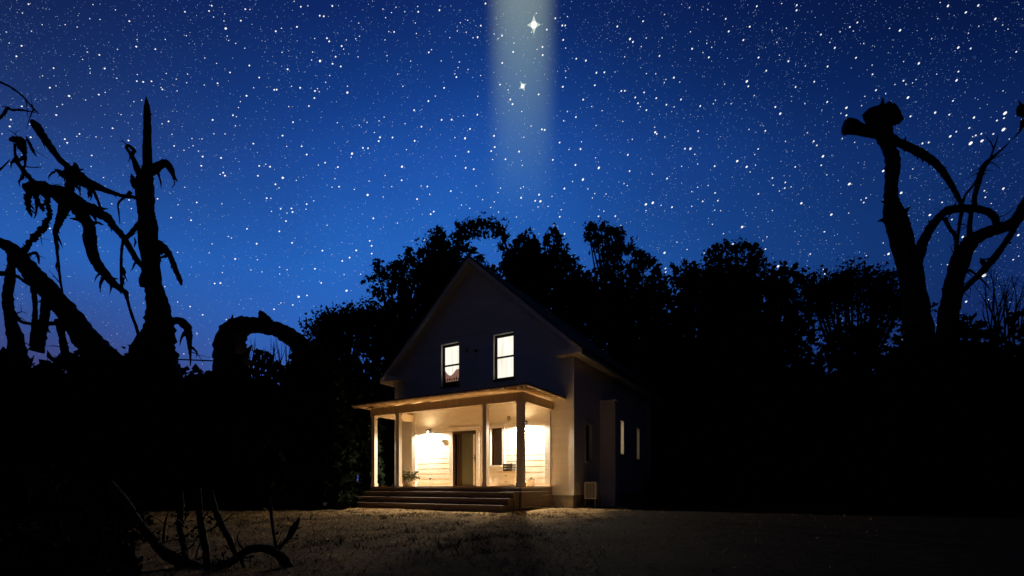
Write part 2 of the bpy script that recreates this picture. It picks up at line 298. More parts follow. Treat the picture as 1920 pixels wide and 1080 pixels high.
def small_star(x, y, r, mi):
    p = sky_point(x, y); k = p.y / F * math.sqrt(p.y / SKYR); a, b, d = star_frame(p, R_(random.uniform(10, 60)))
    r *= k
    sf.add([p + a * r * 1.25, p + b * r * .85, p - a * r * 1.25, p - b * r * .85, p + d * r, p - d * r],
           [(0, 1, 4), (1, 2, 4), (2, 3, 4), (3, 0, 4), (1, 0, 5), (2, 1, 5), (3, 2, 5), (0, 3, 5)], mi)
for x, y, c in stars[300:]:
    small_star(x, y, RAD[c] * 1.1, 0 if c > 1 else 1)
for i in range(4300):
    small_star(random.uniform(-250, 2150), random.uniform(-120, 700), random.uniform(.42, .84), random.choice((1, 1, 2, 2)))
for i in range(26000):
    cx_, cy_ = random.uniform(-250, 2150), random.uniform(-120, 690)
    if noise.noise(Vector((cx_ / 130, cy_ / 130, 3))) < random.uniform(-.5, .45) : continue
    small_star(cx_, cy_, random.uniform(.42, .66), random.choice((2, 3, 3, 3)))
tag(sf.build('star_field', [M['star'], M['star_mid'], M['star_dim'], M['star_tiny']]),
    'countless faint small stars sprinkled over the whole night sky', 'stars', kind='stuff')

def sparkle(x, y, r, tilt, label):
    p = sky_point(x, y) * .99; k = p.y / F; a, b, d = star_frame(p, tilt); r *= k
    root = thing('four_pointed_star', label, 'star', p, 0, world=True)
    m = MB(); vs = []
    for i in range(16):
        an = i * math.pi / 8
        rr = r * (1.0 if i % 4 == 0 else .54 if i % 4 in (1, 3) else .46)
        vs.append(p + a * math.cos(an) * rr + b * math.sin(an) * rr)
    vs += [p - d * r * .25, p + d * r * .25]
    m.add(vs, [(i, (i + 1) % 16, 16) for i in range(16)] + [((i + 1) % 16, i, 17) for i in range(16)])
    m.build('ray', M['star_arm'], root)
    m = MB(); n = 12
    vs = [p + (a * math.cos(i * 2 * math.pi / n) + b * math.sin(i * 2 * math.pi / n)) * r * .38 - d * r * .3 for i in range(n)] + [p - d * r * .55, p]
    m.add(vs, [(i, (i + 1) % n, n) for i in range(n)] + [((i + 1) % n, i, n + 1) for i in range(n)])
    m.build('core', M['star'], root)
sparkle(1001, 46, 13, 0, 'largest star with four pale rays high in the light beam')
sparkle(980, 161, 8, R_(30), 'smaller four pointed star lower in the light beam, rays tilted')

# ------------------------------------------------------------------ light beam
m = bpy.data.materials.new('beam_of_lit_air'); m.use_nodes = True; nt = m.node_tree; nt.nodes.clear()
tcb = nt.nodes.new('ShaderNodeTexCoord'); spb = nt.nodes.new('ShaderNodeSeparateXYZ'); nt.links.new(tcb.outputs['Object'], spb.inputs[0])
r2 = math_('SQRT', math_('ADD', math_('POWER', spb.outputs[0], 2.0), math_('POWER', spb.outputs[1], 2.0)))
rad = maprange(r2, 1.0, 1.98, 1, 0)
hz = math_('POWER', maprange(spb.outputs[2], 0.0, 10.5, 0, 1, 'LINEAR'), 1.0)
cl = nt.nodes.new('ShaderNodeValToRGB'); nt.links.new(hz, cl.inputs[0])
cl.color_ramp.elements[0].color = (.45, 1.0, .6, 1); cl.color_ramp.elements[1].color = (.78, 1.0, .64, 1)
ev = nt.nodes.new('ShaderNodeEmission'); nt.links.new(cl.outputs[0], ev.inputs[0])
nt.links.new(math_('MULTIPLY', math_('MULTIPLY', rad, hz), .00864), ev.inputs[1])
ou = nt.nodes.new('ShaderNodeOutputMaterial'); nt.links.new(ev.outputs[0], ou.inputs['Volume'])
b = MB(); b.lathe([(2.0, 0), (2.0, 45)], segs=32)
beam = b.build('light_beam', m)
beam.scale = (6.25, 6.25, 6.25); beam.location = (3.125, 150, 83.8)
tag(beam, 'pale vertical beam of light fading out above the house roof', 'light beam')

# ------------------------------------------------------------------ ground
def gz(x, y):
    z = .030 * noise.noise(Vector((x * .35, y * .35, 0))) + .022 * noise.noise(Vector((x * 1.3, y * 1.3, 4)))
    z += .075 * math.exp(-((x - 1.55) / .7) ** 2 - ((y - 13.9) / .6) ** 2)
    if y > 24 or abs(x) > 30: z = 0
    return z
def axis(a, b, fine0, fine1, st):
    v = [a]; x = fine0
    while x < fine1: v.append(x); x += st
    v += [fine1, b]; return v
xs = [-900, -200, -80, -40] + [-26 + i * .17 for i in range(int(52 / .17) + 1)] + [40, 80, 200, 900]
ys = [-60, -10] + [1 + i * .15 for i in range(int(20 / .15) + 1)] + [23, 26, 40, 80, 200, 1200]
g = MB()
vs = [(x, y, gz(x, y)) for y in ys for x in xs]; nx = len(xs)
fs = [(j * nx + i, j * nx + i + 1, (j + 1) * nx + i + 1, (j + 1) * nx + i) for j in range(len(ys) - 1) for i in range(nx - 1)]
g.add(vs, fs)
gm, nt, bs = new_mat('dry_grassy_dirt')
tcg = nt.nodes.new('ShaderNodeTexCoord')
def noisen(scale, detail=6, rough=.6):
    n = nt.nodes.new('ShaderNodeTexNoise'); n.inputs['Scale'].default_value = scale; n.inputs['Detail'].default_value = detail; n.inputs['Roughness'].default_value = rough
    nt.links.new(tcg.outputs['Object'], n.inputs['Vector']); return n.outputs['Fac']
cg = mix(maprange(noisen(1.1), .38, .62, 0, 1), (.37, .225, .09), (.19, .12, .048))
cg = mix(maprange(noisen(7, 8), .42, .72, 0, 1), cg, (.36, .27, .14))
cg = mix(maprange(noisen(18, 8, .7), .48, .62, 0, .9), cg, (.06, .045, .022))
spg = nt.nodes.new('ShaderNodeSeparateXYZ'); nt.links.new(tcg.outputs['Object'], spg.inputs[0])
# lamplight by the steps painted into the ground colour, measured from the house front
pool_dist = math_('ADD', math_('ADD', math_('MULTIPLY', spg.outputs[0], .51), math_('MULTIPLY', spg.outputs[1], .86)), math_('MULTIPLY', math_('SUBTRACT', noisen(1.6, 7, .7), .5), 2.2))
lamplit_gravel = mix(maprange(noisen(38, 5, .7), .36, .62, 0, 1), (.66, .46, .23), (.36, .23, .10))
cg = mix(maprange(pool_dist, 7.0, 10.2, 0, .95), cg, lamplit_gravel)
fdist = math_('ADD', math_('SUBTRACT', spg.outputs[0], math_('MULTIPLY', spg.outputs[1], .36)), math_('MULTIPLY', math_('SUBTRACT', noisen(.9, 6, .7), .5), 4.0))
dark_ground = mix(maprange(noisen(5, 8, .7), .35, .65, 0, 1), (.035, .028, .024), (.014, .012, .011))
cg = mix(maprange(fdist, -3.4, -1.5, 0, 1), cg, dark_ground)  # ground blends to a darker tone towards the right
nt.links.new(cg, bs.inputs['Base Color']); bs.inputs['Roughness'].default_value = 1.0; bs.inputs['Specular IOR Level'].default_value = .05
bp = nt.nodes.new('ShaderNodeBump'); bp.inputs['Strength'].default_value = 1.0; bp.inputs['Distance'].default_value = .06
nt.links.new(math_('ADD', noisen(14, 8, .7), math_('MULTIPLY', noisen(45, 6, .7), .5)), bp.inputs['Height']); nt.links.new(bp.outputs[0], bs.inputs['Normal'])
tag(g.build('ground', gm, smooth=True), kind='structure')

gr = MB()
cnt = 0
while cnt < 26000:
    Y = 3.6 + 12.0 * random.random() ** .8; x = random.uniform(-.92, .75) * Y
    p = Vector((x, Y, gz(x, Y) - .01))
    # local frame test: keep blades out of the house and steps
    dx, dy = x - .2256, Y - 14.1
    lx = dx * .86 - dy * .51; ly = dx * .51 + dy * .86
    if -6.5 < lx < .9 and ly > -1.0: continue
    if x > -1.5 + .36 * Y + 1.2 * noise.noise(Vector((x * .7, Y * .7, 5))) and random.random() < .9: cnt += .8; continue
    if noise.noise(Vector((x * .8, Y * .8, 9))) < random.uniform(-.7, .35): cnt += .3; continue
    cnt += 1
    h = random.uniform(.015, .05) * (1.7 if random.random() < .05 else 1)
    a = random.uniform(0, 6.28); wv = Vector((math.cos(a), math.sin(a), 0)) * random.uniform(.004, .009)
    l = Vector((random.gauss(0, .8), random.gauss(0, .8), 0)) * h
    gr.add([p - wv, p + wv, p + l * .5 + wv * .6 + Vector((0, 0, h * .6)), p + l + Vector((0, 0, h))], [(0, 1, 2, 3)])
for i in range(1500):
    Y = 3.8 + 10.5 * random.random() ** .8; x = random.uniform(-.9, .2) * Y
    dx, dy = x - .2256, Y - 14.1; lx = dx * .86 - dy * .51; ly = dx * .51 + dy * .86
    if (-6.5 < lx < .9 and ly > -1.0) or x > -1.8 + .36 * Y: continue
    if noise.noise(Vector((x * .55, Y * .55, 2))) < random.uniform(-.3, .4): continue
    for k in range(random.randint(6, 14)):
        p = Vector((x + random.gauss(0, .05), Y + random.gauss(0, .05), 0)); p.z = gz(p.x, p.y) - .01
        h = random.uniform(.03, .085); a = random.uniform(0, 6.28); wv = Vector((math.cos(a), math.sin(a), 0)) * random.uniform(.003, .008)
        l = Vector((random.gauss(0, .6), random.gauss(0, .6), 0)) * h
        gr.add([p - wv, p + wv, p + l * .5 + wv * .6 + Vector((0, 0, h * .6)), p + l + Vector((0, 0, h))], [(0, 1, 2, 3)], 1)
tag(gr.build('dry_grass', [M['straw'], M['olive']]), 'short dry straw coloured grass over the yard', 'grass', kind='stuff')

# ------------------------------------------------------------------ house (local frame: x along front, y back, z up)
H = thing('farmhouse', 'white gabled farmhouse with lit porch and two glowing upstairs windows', 'house', (.2256, 14.1, 0), math.atan2(-.51, .86))
DK = .70; WY = 2.03; XL = -6.8; XR = .79; XC = -3.0; YB = 11.0
SL = .9; RT = 8.77
def roof_top(x): return RT - SL * abs(x - XC)
DOOR = (-3.98, -2.92, DK, 2.70)
PWIN = (-2.30, -1.84, 1.43, 2.72)
UWIN = [(-4.5, -3.69, 4.38, 5.93), (-2.2, -1.4, 4.38, 5.93)]
openings = [DOOR, PWIN] + UWIN

def siding(mb, a0, a1, z0, z1, ops, place, pitch=.19, lim=None):
    """clapboards: place(a, out, z) -> point; out = distance proud of the wall plane"""
    zs = {z0, z1}
    z = z0
    while z < z1: zs.add(round(z, 4)); z += pitch
    for o in ops: zs.add(o[2]); zs.add(o[3])
    zs = sorted(v for v in zs if z0 <= v <= z1)
    for za, zb in zip(zs[:-1], zs[1:]):
        if zb - za < 1e-4: continue
        k = math.floor((za - z0) / pitch + 1e-6); base = z0 + k * pitch
        o0 = .0035 * (1 - (za - base) / pitch); o1 = .0035 * (1 - (zb - base) / pitch)
        L, Rr, L2, R2 = a0, a1, a0, a1
        if lim:
            L, Rr = lim(za); L2, R2 = lim(zb)
        cuts = sorted((o[0], o[1]) for o in ops if o[2] < zb - 1e-5 and o[3] > za + 1e-5)
        x = L; x2 = L2
        segs = []
        for c0, c1 in cuts: segs.append((x, x2, c0, c0)); x = x2 = c1
        segs.append((x, x2, Rr, R2))
        for xa, xa2, xb, xb2 in segs:
            if xb - xa < .001 and xb2 - xa2 < .001: continue
            mb.add([place(xa, o0, za), place(xb, o0, za), place(xb2, o1, zb), place(xa2, o1, zb)], [(0, 1, 2, 3)])
            if o0 > .0034: mb.add([place(xa, 0, za), place(xb, 0, za), place(xb, o0, za), place(xa, o0, za)], [(0, 1, 2, 3)])
def glim(z):
    if z <= roof_top(XR) - .25: return XL, XR
    h = max(0, (RT - .25 - z) / SL); return max(XL, XC - h), min(XR, XC + h)
fw = MB(); siding(fw, XL, XR, .42, RT - .28, openings, lambda a, o, z: (a, WY - o, z), lim=glim)
for x0, x1, z0, z1 in openings:      # reveals
    d = .16
    fw.add([(x0, WY - .016, z0), (x0, WY + d, z0), (x0, WY + d, z1), (x0, WY - .016, z1)], [(0, 1, 2, 3)])
    fw.add([(x1, WY - .016, z0), (x1, WY + d, z0), (x1, WY + d, z1), (x1, WY - .016, z1)], [(3, 2, 1, 0)])
    fw.add([(x0, WY - .016, z1), (x1, WY - .016, z1), (x1, WY + d, z1), (x0, WY + d, z1)], [(0, 1, 2, 3)])
    fw.add([(x0, WY - .016, z0), (x1, WY - .016, z0), (x1, WY + d, z0), (x0, WY + d, z0)], [(3, 2, 1, 0)])
fw.build('front_wall', M['siding'], H)
SWIN = [(WY + .96, WY + 1.50, 1.55, 2.80), (WY + 4.55, WY + 4.93, 1.98, 3.30), (WY + 6.75, WY + 7.12, 1.88, 3.22)]
sw = MB(); siding(sw, WY, YB, .42, 5.15, SWIN, lambda a, o, z: (XR + o, a, z))
for y0, y1, z0, z1 in SWIN:
    d = .13
    sw.add([(XR + .016, y0, z0), (XR - d, y0, z0), (XR - d, y0, z1), (XR + .016, y0, z1)], [(0, 1, 2, 3)])
    sw.add([(XR + .016, y1, z0), (XR - d, y1, z0), (XR - d, y1, z1), (XR + .016, y1, z1)], [(0, 1, 2, 3)])
    sw.add([(XR + .016, y0, z1), (XR + .016, y1, z1), (XR - d, y1, z1), (XR - d, y0, z1)], [(0, 1, 2, 3)])
    sw.add([(XR + .016, y0, z0), (XR + .016, y1, z0), (XR - d, y1, z0), (XR - d, y0, z0)], [(0, 1, 2, 3)])
sw.build('side_wall', M['siding'], H)
bw = MB(); siding(bw, XL, XR, .42, RT - .28, [], lambda a, o, z: (a, YB + o, z), lim=glim); bw.build('back_wall', M['siding'], H)
lw = MB(); siding(lw, WY, YB, .42, 5.15, [], lambda a, o, z: (XL - o, a, z)); lw.build('side_wall', M['siding'], H)
fd = MB(); fd.box(XL + .03, XR - .03, WY + .03, YB - .03, -.1, .425); fd.build('foundation', M['concrete'], H)
cb = MB()
for x, y, sx, sy in ((XR, WY, 1, -1), (XL, WY, -1, -1), (XR, YB, 1, 1), (XL, YB, -1, 1)):
    cb.box(min(x - sx * .11, x + sx * .03), max(x - sx * .11, x + sx * .03), min(y - sy * .0, y + sy * .03), max(y, y + sy * .03), .42, 5.02)
    cb.box(min(x, x + sx * .03), max(x, x + sx * .03), min(y, y - sy * .11), max(y, y - sy * .11), .421, 5.019)
cb.build('corner_board', M['white'], H)
# roof
def slab(mb, top_off, thick, y0, y1, ext):
    e = 4.26 + ext
    for sgn in (-1, 1):
        a = (XC, RT - top_off); b2 = (XC + sgn * e, RT - top_off - SL * e)
        poly = [a, b2, (b2[0], b2[1] - thick), (a[0], a[1] - thick)]
        if sgn > 0: poly = poly[::-1]
        mb.prism(poly, 'y', y0, y1)
rf = MB(); slab(rf, 0, .07, WY - .44, YB + .44, .04); roof = rf.build('roof', M['roof'], H)
so = MB(); slab(so, .072, .16, WY - .40, YB + .40, -.02); so.build('rake_soffit', M['white'], H)
ev = MB()
for x0, x1 in ((XR + .035, XR + .45), (XL - .45, XL - .035)):
    ev.box(x0, x1, WY - .39, YB + .39, 4.79, 4.90)
ev.box(.30, XR + .034, WY - .388, WY - .02, 4.792, 4.898); ev.box(XL - .034, -6.30, WY - .388, WY - .02, 4.792, 4.898)
# sloped caps over the returns
ev.prism([(.30, 4.90), (XR + .45, 4.90), (XR + .45, 4.96), (XR + .1, 5.02)], 'y', WY - .385, WY - .021)
ev.prism([(-6.30, 4.90), (XL - .1, 5.02), (XL - .45, 4.96), (XL - .45, 4.90)], 'y', WY - .385, WY - .021)
ev.build('eave_box', M['white'], H)
gt = MB(); gt.box(XR + .455, XR + .54, WY - .40, YB + .40, 4.86, 4.95); gt.box(XL - .54, XL - .455, WY - .40, YB + .40, 4.86, 4.95)
gt.build('gutter', M['metal'], H)
# upper windows
def sash_window(x0, x1, z0, z1, y, lit, low=None):
    f = MB(); t = .085
    f.box(x0, x0 + t, y, y + .06, z0, z1); f.box(x1 - .05, x1, y, y + .06, z0, z1)
    f.box(x0 + t, x1 - .05, y, y + .06, z1 - .09, z1); f.box(x0 + t, x1 - .05, y, y + .06, z0, z0 + .07)
    zm = (z0 + z1) / 2 + .0
    f.box(x0 + t, x1 - .05, y - .008, y + .055, zm - .03, zm + .03)
    w_ = f.build('window', M['dark_frame'], H)
    p = MB(); p.box(x0 + t, x1 - .05, y + .03, y + .04, zm + .03, z1 - .09)
    p.build('pane', M['window_light'], w_)
    p = MB()
    xa, xb, za, zb = x0 + t, x1 - .05, z0 + .07, zm - .03
    if low is None:
        p.box(xa, xb, y + .03, y + .04, za, zb); p.build('pane', M['window_light'], w_)
    else:
        n = 14; pts = []
        for i in range(n + 1):
            u = i / n; pts.append((xa + (xb - xa) * u, zb - (zb - za) * (.20 + .32 * math.sin(min(1, u * 1.35) * math.pi) ** 1.0 * (1 - .25 * u))))
        poly = [(xb, zb), (xa, zb)] + pts
        p.prism(poly[::-1], 'y', y + .028, y + .034); p.build('curtain', M['window_light'], w_)
        p = MB(); p.box(xa, xb, y + .045, y + .055, za, zb); p.build('pane', M['curtain_lit'], w_, label='lower pane showing a brown room below a scalloped white curtain')
        k = MB()
        k.box(xa, xb, y - .01, y + .02, za, za + .10)
        for i in range(7):
            xx = xa + .03 + i * (xb - xa - .08) / 6; k.box(xx, xx + .016, y - .008, y + .018, za + .1, za + .21 + .03 * (i % 3))
        k.box(xa, xb, y - .009, y + .019, za + .19, za + .205)
        k.build('railing', M['dark_frame'], w_)
    s_ = MB(); s_.box(x0 - .03, x1 + .03, WY - .05, WY + .12, z0 - .045, z0 - .001); s_.build('sill', M['dark_frame'], w_)
    hd = MB(); hd.box(x0 - .0, x1, WY - .03, WY - .017, z1 + .001, z1 + .05); hd.build('head_trim', M['white'], w_)
    return w_
sash_window(*UWIN[0], WY + .085, True, low=True)
sash_window(*UWIN[1], WY + .085, True)
# porch window
x0, x1, z0, z1 = PWIN
f = MB(); y = WY + .06
f.box(x0, x0 + .04, y, y + .05, z0, z1); f.box(x1 - .04, x1, y, y + .05, z0, z1); f.box(x0 + .04, x1 - .04, y, y + .05, z1 - .04, z1); f.box(x0 + .04, x1 - .04, y, y + .05, z0, z0 + .05)
pw = f.build('window', M['dark_frame'], H)
p = MB(); n = 22
vs = []
for i in range(n + 1):
    xx = x0 + .04 + (x1 - x0 - .08) * i / n; yy = y + .045 + .018 * math.sin(i * 1.9)
    vs += [(xx, yy, z0 + .05), (xx, yy, z1 - .04)]
p.add(vs, [(2 * i, 2 * i + 2, 2 * i + 3, 2 * i + 1) for i in range(n)]); p.build('curtain', M['curtain'], pw, smooth=True)
p = MB()
p.box(x0 - .11, x0 - .001, WY - .045, WY - .017, DK + .02, z1); p.box(x1 + .001, x1 + .10, WY - .045, WY - .017, DK + .02, z1)
p.box(x0 - .14, x1 + .13, WY - .05, WY - .017, z1 + .001, z1 + .11); p.box(x0 - .0, x1, WY - .06, WY - .017, z0 - .05, z0 - .001)
p.box(x0, x1, WY - .03, WY - .0165, DK + .02, z0 - .051)
p.build('casing', M['white'], pw)
# door
x0, x1, z0, z1 = DOOR
dy = WY + .05
f = MB(); f.box(x0, x0 + .07, WY + .0, dy + .10, z0, z1); f.box(x1 - .05, x1, WY + .0, dy + .1, z0, z1); f.box(x0 + .07, x1 - .05, WY + .0, dy + .1, z1 - .10, z1)
f.box(x0 + .07, x1 - .05, WY, dy + .1, z0, z0 + .03)
f.box(x0 + .20, x0 + .235, WY + .02, dy + .09, z0 + .03, z1 - .1); f.box(x0 + .29, x0 + .33, WY + .02, dy + .09, z0 + .03, z1 - .1)
door = f.build('door', M['dark_frame'], H)
p = MB(); p.box(x0 + .07, x0 + .20, dy + .05, dy + .06, z0 + .03, z1 - .1); p.box(x0 + .235, x0 + .29, dy + .05, dy + .06, z0 + .03, z1 - .1)
p.build('side_light', M['glass_dark'], door)
p = MB(); lx0, lx1 = x0 + .33, x1 - .20
p.box(lx0, lx1, dy + .03, dy + .07, z0 + .03, z1 - .1)
p.box(lx0 + .06, lx1 - .06, dy + .022, dy + .0295, z0 + .15, z0 + .85); p.box(lx0 + .06, lx1 - .06, dy + .022, dy + .0295, z0 + 1.0, z1 - .22)
p.build('panel', M['door'], door)
p = MB(); p.box(lx1 + .002, x1 - .10, dy + .01, dy + .06, z0 + .03, z1 - .13); ls = p.build('lock_stile', M['white'], door)
p = MB(); hx = x1 - .125; p.box(hx, hx + .022, dy - .005, dy + .0095, z0 + .88, z0 + 1.12); p.bar((hx + .011, dy - .03, z0 + 1.0), (hx - .08, dy - .03, z0 + 1.0), .018, .018); p.bar((hx + .011, dy - .03, z0 + 1.0), (hx + .011, dy, z0 + 1.0), .016, .016)
p.build('handle', M['metal'], door)
p = MB(); p.box(x0 - .13, x0 - .001, WY - .045, WY - .017, z0 + .01, z1); p.box(x1 + .001, x1 + .13, WY - .045, WY - .017, z0 + .01, z1); p.box(x0 - .16, x1 + .16, WY - .055, WY - .017, z1 + .001, z1 + .13)
p.build('casing', M['white'], door)
# side windows
for i, (y0, y1, z0, z1) in enumerate(SWIN):
    f = MB(); x = XR - .13; t = .035
    f.box(x, x + .04, y0, y0 + t, z0, z1); f.box(x, x + .04, y1 - t, y1, z0, z1); f.box(x, x + .04, y0 + t, y1 - t, z1 - t, z1); f.box(x, x + .04, y0 + t, y1 - t, z0, z0 + t)
    w_ = f.build('window', M['dark_frame'] if i == 0 else M['white'], H)
    p = MB(); p.box(x + .01, x + .02, y0 + t, y1 - t, z0 + t, z1 - t); p.build('pane', (M['glass_dark'], M['side_light'], M['side_light_dim'])[i], w_)
    c = MB(); c.box(XR + .017, XR + .04, y0 - .09, y0 - .001, z0 - .05, z1 + .09); c.box(XR + .017, XR + .04, y1 + .001, y1 + .09, z0 - .05, z1 + .09); c.box(XR + .017, XR + .04, y0, y1, z1 + .001, z1 + .09); c.box(XR + .017, XR + .06, y0, y1, z0 - .05, z0 - .001)
    c.build('casing', M['siding'], w_)
# box bay on the side wall
by = MB(); y0, y1, xo = WY + 2.35, WY + 2.56, XR + .56
siding(by, XR, xo, .42, 3.68, [], lambda a, o, z: (a, y0 - o, z)); siding(by, XR, xo, .42, 3.68, [], lambda a, o, z: (a, y1 + o, z)); siding(by, y0, y1, .42, 3.68, [], lambda a, o, z: (xo + o, a, z))
by.box(XR + .02, xo + .06, y0 - .06, y1 + .06, 3.68, 3.76); by.box(XR + .02, xo + .022, y0 - .022, y1 + .022, 3.1, 3.14); by.box(XR + .01, xo - .02, y0 + .02, y1 - .02, -.05, .42)
by.build('side_bay', M['siding'], H)
dp = MB(); dp.tube([(Vector((XR + .07, WY + 8.2, .25)), .05), (Vector((XR + .07, WY + 8.2, 4.6)), .05), (Vector((XR + .3, WY + 8.2, 4.86)), .05)], 10, sub=1); dp.build('downspout', M['grey_metal'], H, smooth=True)
# gable fittings
v = MB(); v.box(-3.36, -3.33, WY - .05, WY - .016, 5.50, 5.64); v.build('vent', M['metal'], H)
v = MB(); v.box(-2.98, -2.90, WY - .06, WY - .016, 5.46, 5.55); v.box(-2.96, -2.92, WY - .08, WY - .06, 5.48, 5.53); v.build('vent', M['metal'], H)

# porch
dk = MB(); n = 15
for i in range(n):
    ya = -.03 + (WY - .02 + .03) * i / n; yb = -.03 + (WY - .02 + .03) * (i + 1) / n - .006
    dk.box(-6.0, .06, ya, yb, DK - .04, DK, 1)
for i in range(5):
    za = .10 + i * .112; dk.box(-6.0, .052, -.005, .02, za, za + .105); dk.box(.03, .055, .021, WY - .03, za + .001, za + .104); dk.box(-6.0, -5.97, .021, WY - .03, za + .001, za + .104)
dk.build('porch_deck', [M['wood'], M['deck']], H)
for i, (zt, yf) in enumerate(((.53, -.33), (.36, -.64), (.18, -.95))):
    s_ = MB(); yb = (-.012, -.345, -.655)[i]; xl, xr = -6.05 - .06 * i, .0 - .0 * i
    s_.box(xl, xr, yf - .02, yf + .145, zt - .045, zt); s_.box(xl, xr, yf + .152, yb - .0, zt - .045, zt - .002)
    s_.box(xl + .02, xr - .02, yf + .01, yf + .04, max(-.08, zt - .22), zt - .046)
    s_.box(xl + .02, xl + .05, yf + .041, yb - .002, -.05, zt - .047); s_.box(xr - .05, xr - .02, yf + .041, yb - .002, -.05, zt - .047)
    s_.build('porch_step', M['wood'], H)
PB, PT = 3.16, 3.42
for x in (-.0, -1.22, -4.75, -5.9):
    p = MB(); wd = .095 if x == 0 else .07
    p.box(x - wd, x + wd, -wd + .06, wd + .06, DK, PB); p.box(x - wd - .02, x + wd + .02, -wd + .04, wd + .08, DK + .0005, DK + .10); p.box(x - wd - .015, x + wd + .015, -wd + .045, wd + .075, PB - .07, PB - .001)
    p.build('porch_post', M['post'], H)
for x0, x1 in ((-.19, 0), (-5.9, -5.71)):
    p = MB(); p.box(x0, x1, WY - .065, WY - .017, DK, PB); p.build('pilaster', M['white'], H)
bm_ = MB(); bm_.box(-6.0, .10, -.03, .15, PB, PT); bm_.box(-.08, .099, .151, WY - .017, PB + .001, PT - .001); bm_.box(-5.99, -5.82, .151, WY - .017, PB + .001, PT - .001)
bm_.build('porch_beam', M['stain'], H)
# porch hip roof
zs0 = 3.475; rise = .54; e0, e1 = -6.42, .52
A = [(e0, -.5), (e1, -.5), (e1, WY - .02), (e0, WY - .02)]; run = WY - .02 + .5
def hip(mb, dz, grow=0):
    a = [(e0 - grow, -.5 - grow, zs0 + dz), (e1 + grow, -.5 - grow, zs0 + dz), (e1 + grow, WY - .018, zs0 + dz), (e0 - grow, WY - .018, zs0 + dz), (e0 + run, WY - .018, zs0 + rise + dz), (e1 - run, WY - .018, zs0 + rise + dz)]
    return a
def hipslab(dz0, dz1, grow):
    mb = MB(); lo = hip(mb, dz0, grow); hi = hip(mb, dz1, grow)
    top = [(0, 1, 5, 4), (1, 2, 5), (3, 0, 4)]
    mb.add(lo + hi, [tuple(i + 6 for i in t) for t in top] + [t[::-1] for t in top] + [(0, 6, 7, 1)[::-1], (1, 7, 8, 2)[::-1], (3, 9, 6, 0)[::-1], (2, 8, 11, 5)[::-1], (5, 11, 10, 4)[::-1], (4, 10, 9, 3)[::-1]])
    return mb
hipslab(0, .03, 0).build('porch_ceiling', M['ceil'], H)
hipslab(.032, .06, .03).build('porch_roof', M['roof'], H)
def zu(d): return zs0 + rise * d / run          # underside height at distance d from the eave
x = e0 + .2
while x < e1 - .1:
    dlim = min(run, x - e0, e1 - x)
    if dlim > .3:
        r = MB(); h = .10; ya = -.46; yb = -.5 + dlim - .03
        yb = min(yb, WY - .03)
        r.prism([(ya, zu(.04) - .04), (ya, zu(.04) - .002), (yb, zu(yb + .5) - .002), (yb, zu(yb + .5) - h)], 'x', x - .025, x + .025)
        r.build('rafter', M['stain'], H)
    x += .46
for sgn, xe in ((1, e1), (-1, e0)):
    y = .15
    while y < WY - .1:
        d = min(run, y + .5)
        r = MB(); xa = xe - sgn * .04; xb = xe - sgn * (d - .04)
        poly = [(xa, zu(.04) - .04), (xa, zu(.04) - .002), (xb, zu(d - .04) - .002), (xb, zu(d - .04) - .10)]
        r.prism(poly, 'y', y - .025, y + .025); r.build('rafter', M['stain'], H); y += .46
    r = MB(); r.bar((xe - sgn * .05, -.45, zs0 - .03), (xe - sgn * (run - .05), WY - .07, zs0 + rise - .075), .05, .08); r.build('hip_rafter', M['stain'], H)
fa = MB(); fa.box(e0, e1, -.525, -.501, zs0 - .012, zs0 + .031); fa.box(e1 + .001, e1 + .025, -.525, WY - .02, zs0 - .011, zs0 + .030); fa.box(e0 - .025, e0 - .001, -.525, WY - .02, zs0 - .011, zs0 + .030)
fa.build('porch_fascia', M['cream'], H)

# wall lamps
LAMPS = [(-5.05, 2.77), (-.92, 2.80)]
for lx, lz in LAMPS:
    b = MB(); b.box(lx - .05, lx + .05, WY - .04, WY - .0165, lz - .06, lz + .08)
    b.bar((lx, WY - .04, lz + .03), (lx, WY - .125, lz + .03), .025, .02)
    lamp = b.build('wall_lamp', M['metal'], H)
    s_ = MB(); s_.lathe([(.085, lz + .003), (.08, lz + .02), (.045, lz + .05), (.01, lz + .06)], lx, WY - .125, 18); s_.build('shade', M['metal'], lamp, smooth=True)
    s_ = MB(); s_.lathe([(.005, lz - .075), (.028, lz - .06), (.035, lz - .035), (.025, lz - .01), (.012, lz)], lx, WY - .125, 14); s_.build('bulb', M['bulb'], lamp, smooth=True)
    L = bpy.data.lights.new('lamp_light', 'SPOT'); L.energy = 900; L.color = (1.0, .87, .68); L.spot_size = math.pi; L.spot_blend = .24; L.shadow_soft_size = .04
    lo = bpy.data.objects.new('lamp_light', L); C.objects.link(lo); lo.parent = H; lo.location = (lx, WY - .125, lz - .085)
    U = bpy.data.lights.new('wall_fill_light', 'SPOT'); U.energy = 17; U.color = (1.0, .74, .42); U.spot_size = math.pi; U.spot_blend = .9; U.shadow_soft_size = .06  # added fill, not part of the fixture; brightens the wall above
    uo = bpy.data.objects.new('wall_fill_light', U); C.objects.link(uo); uo.parent = H; uo.location = (lx, WY - .34, lz + .10); uo.rotation_euler = (math.pi, 0, 0)

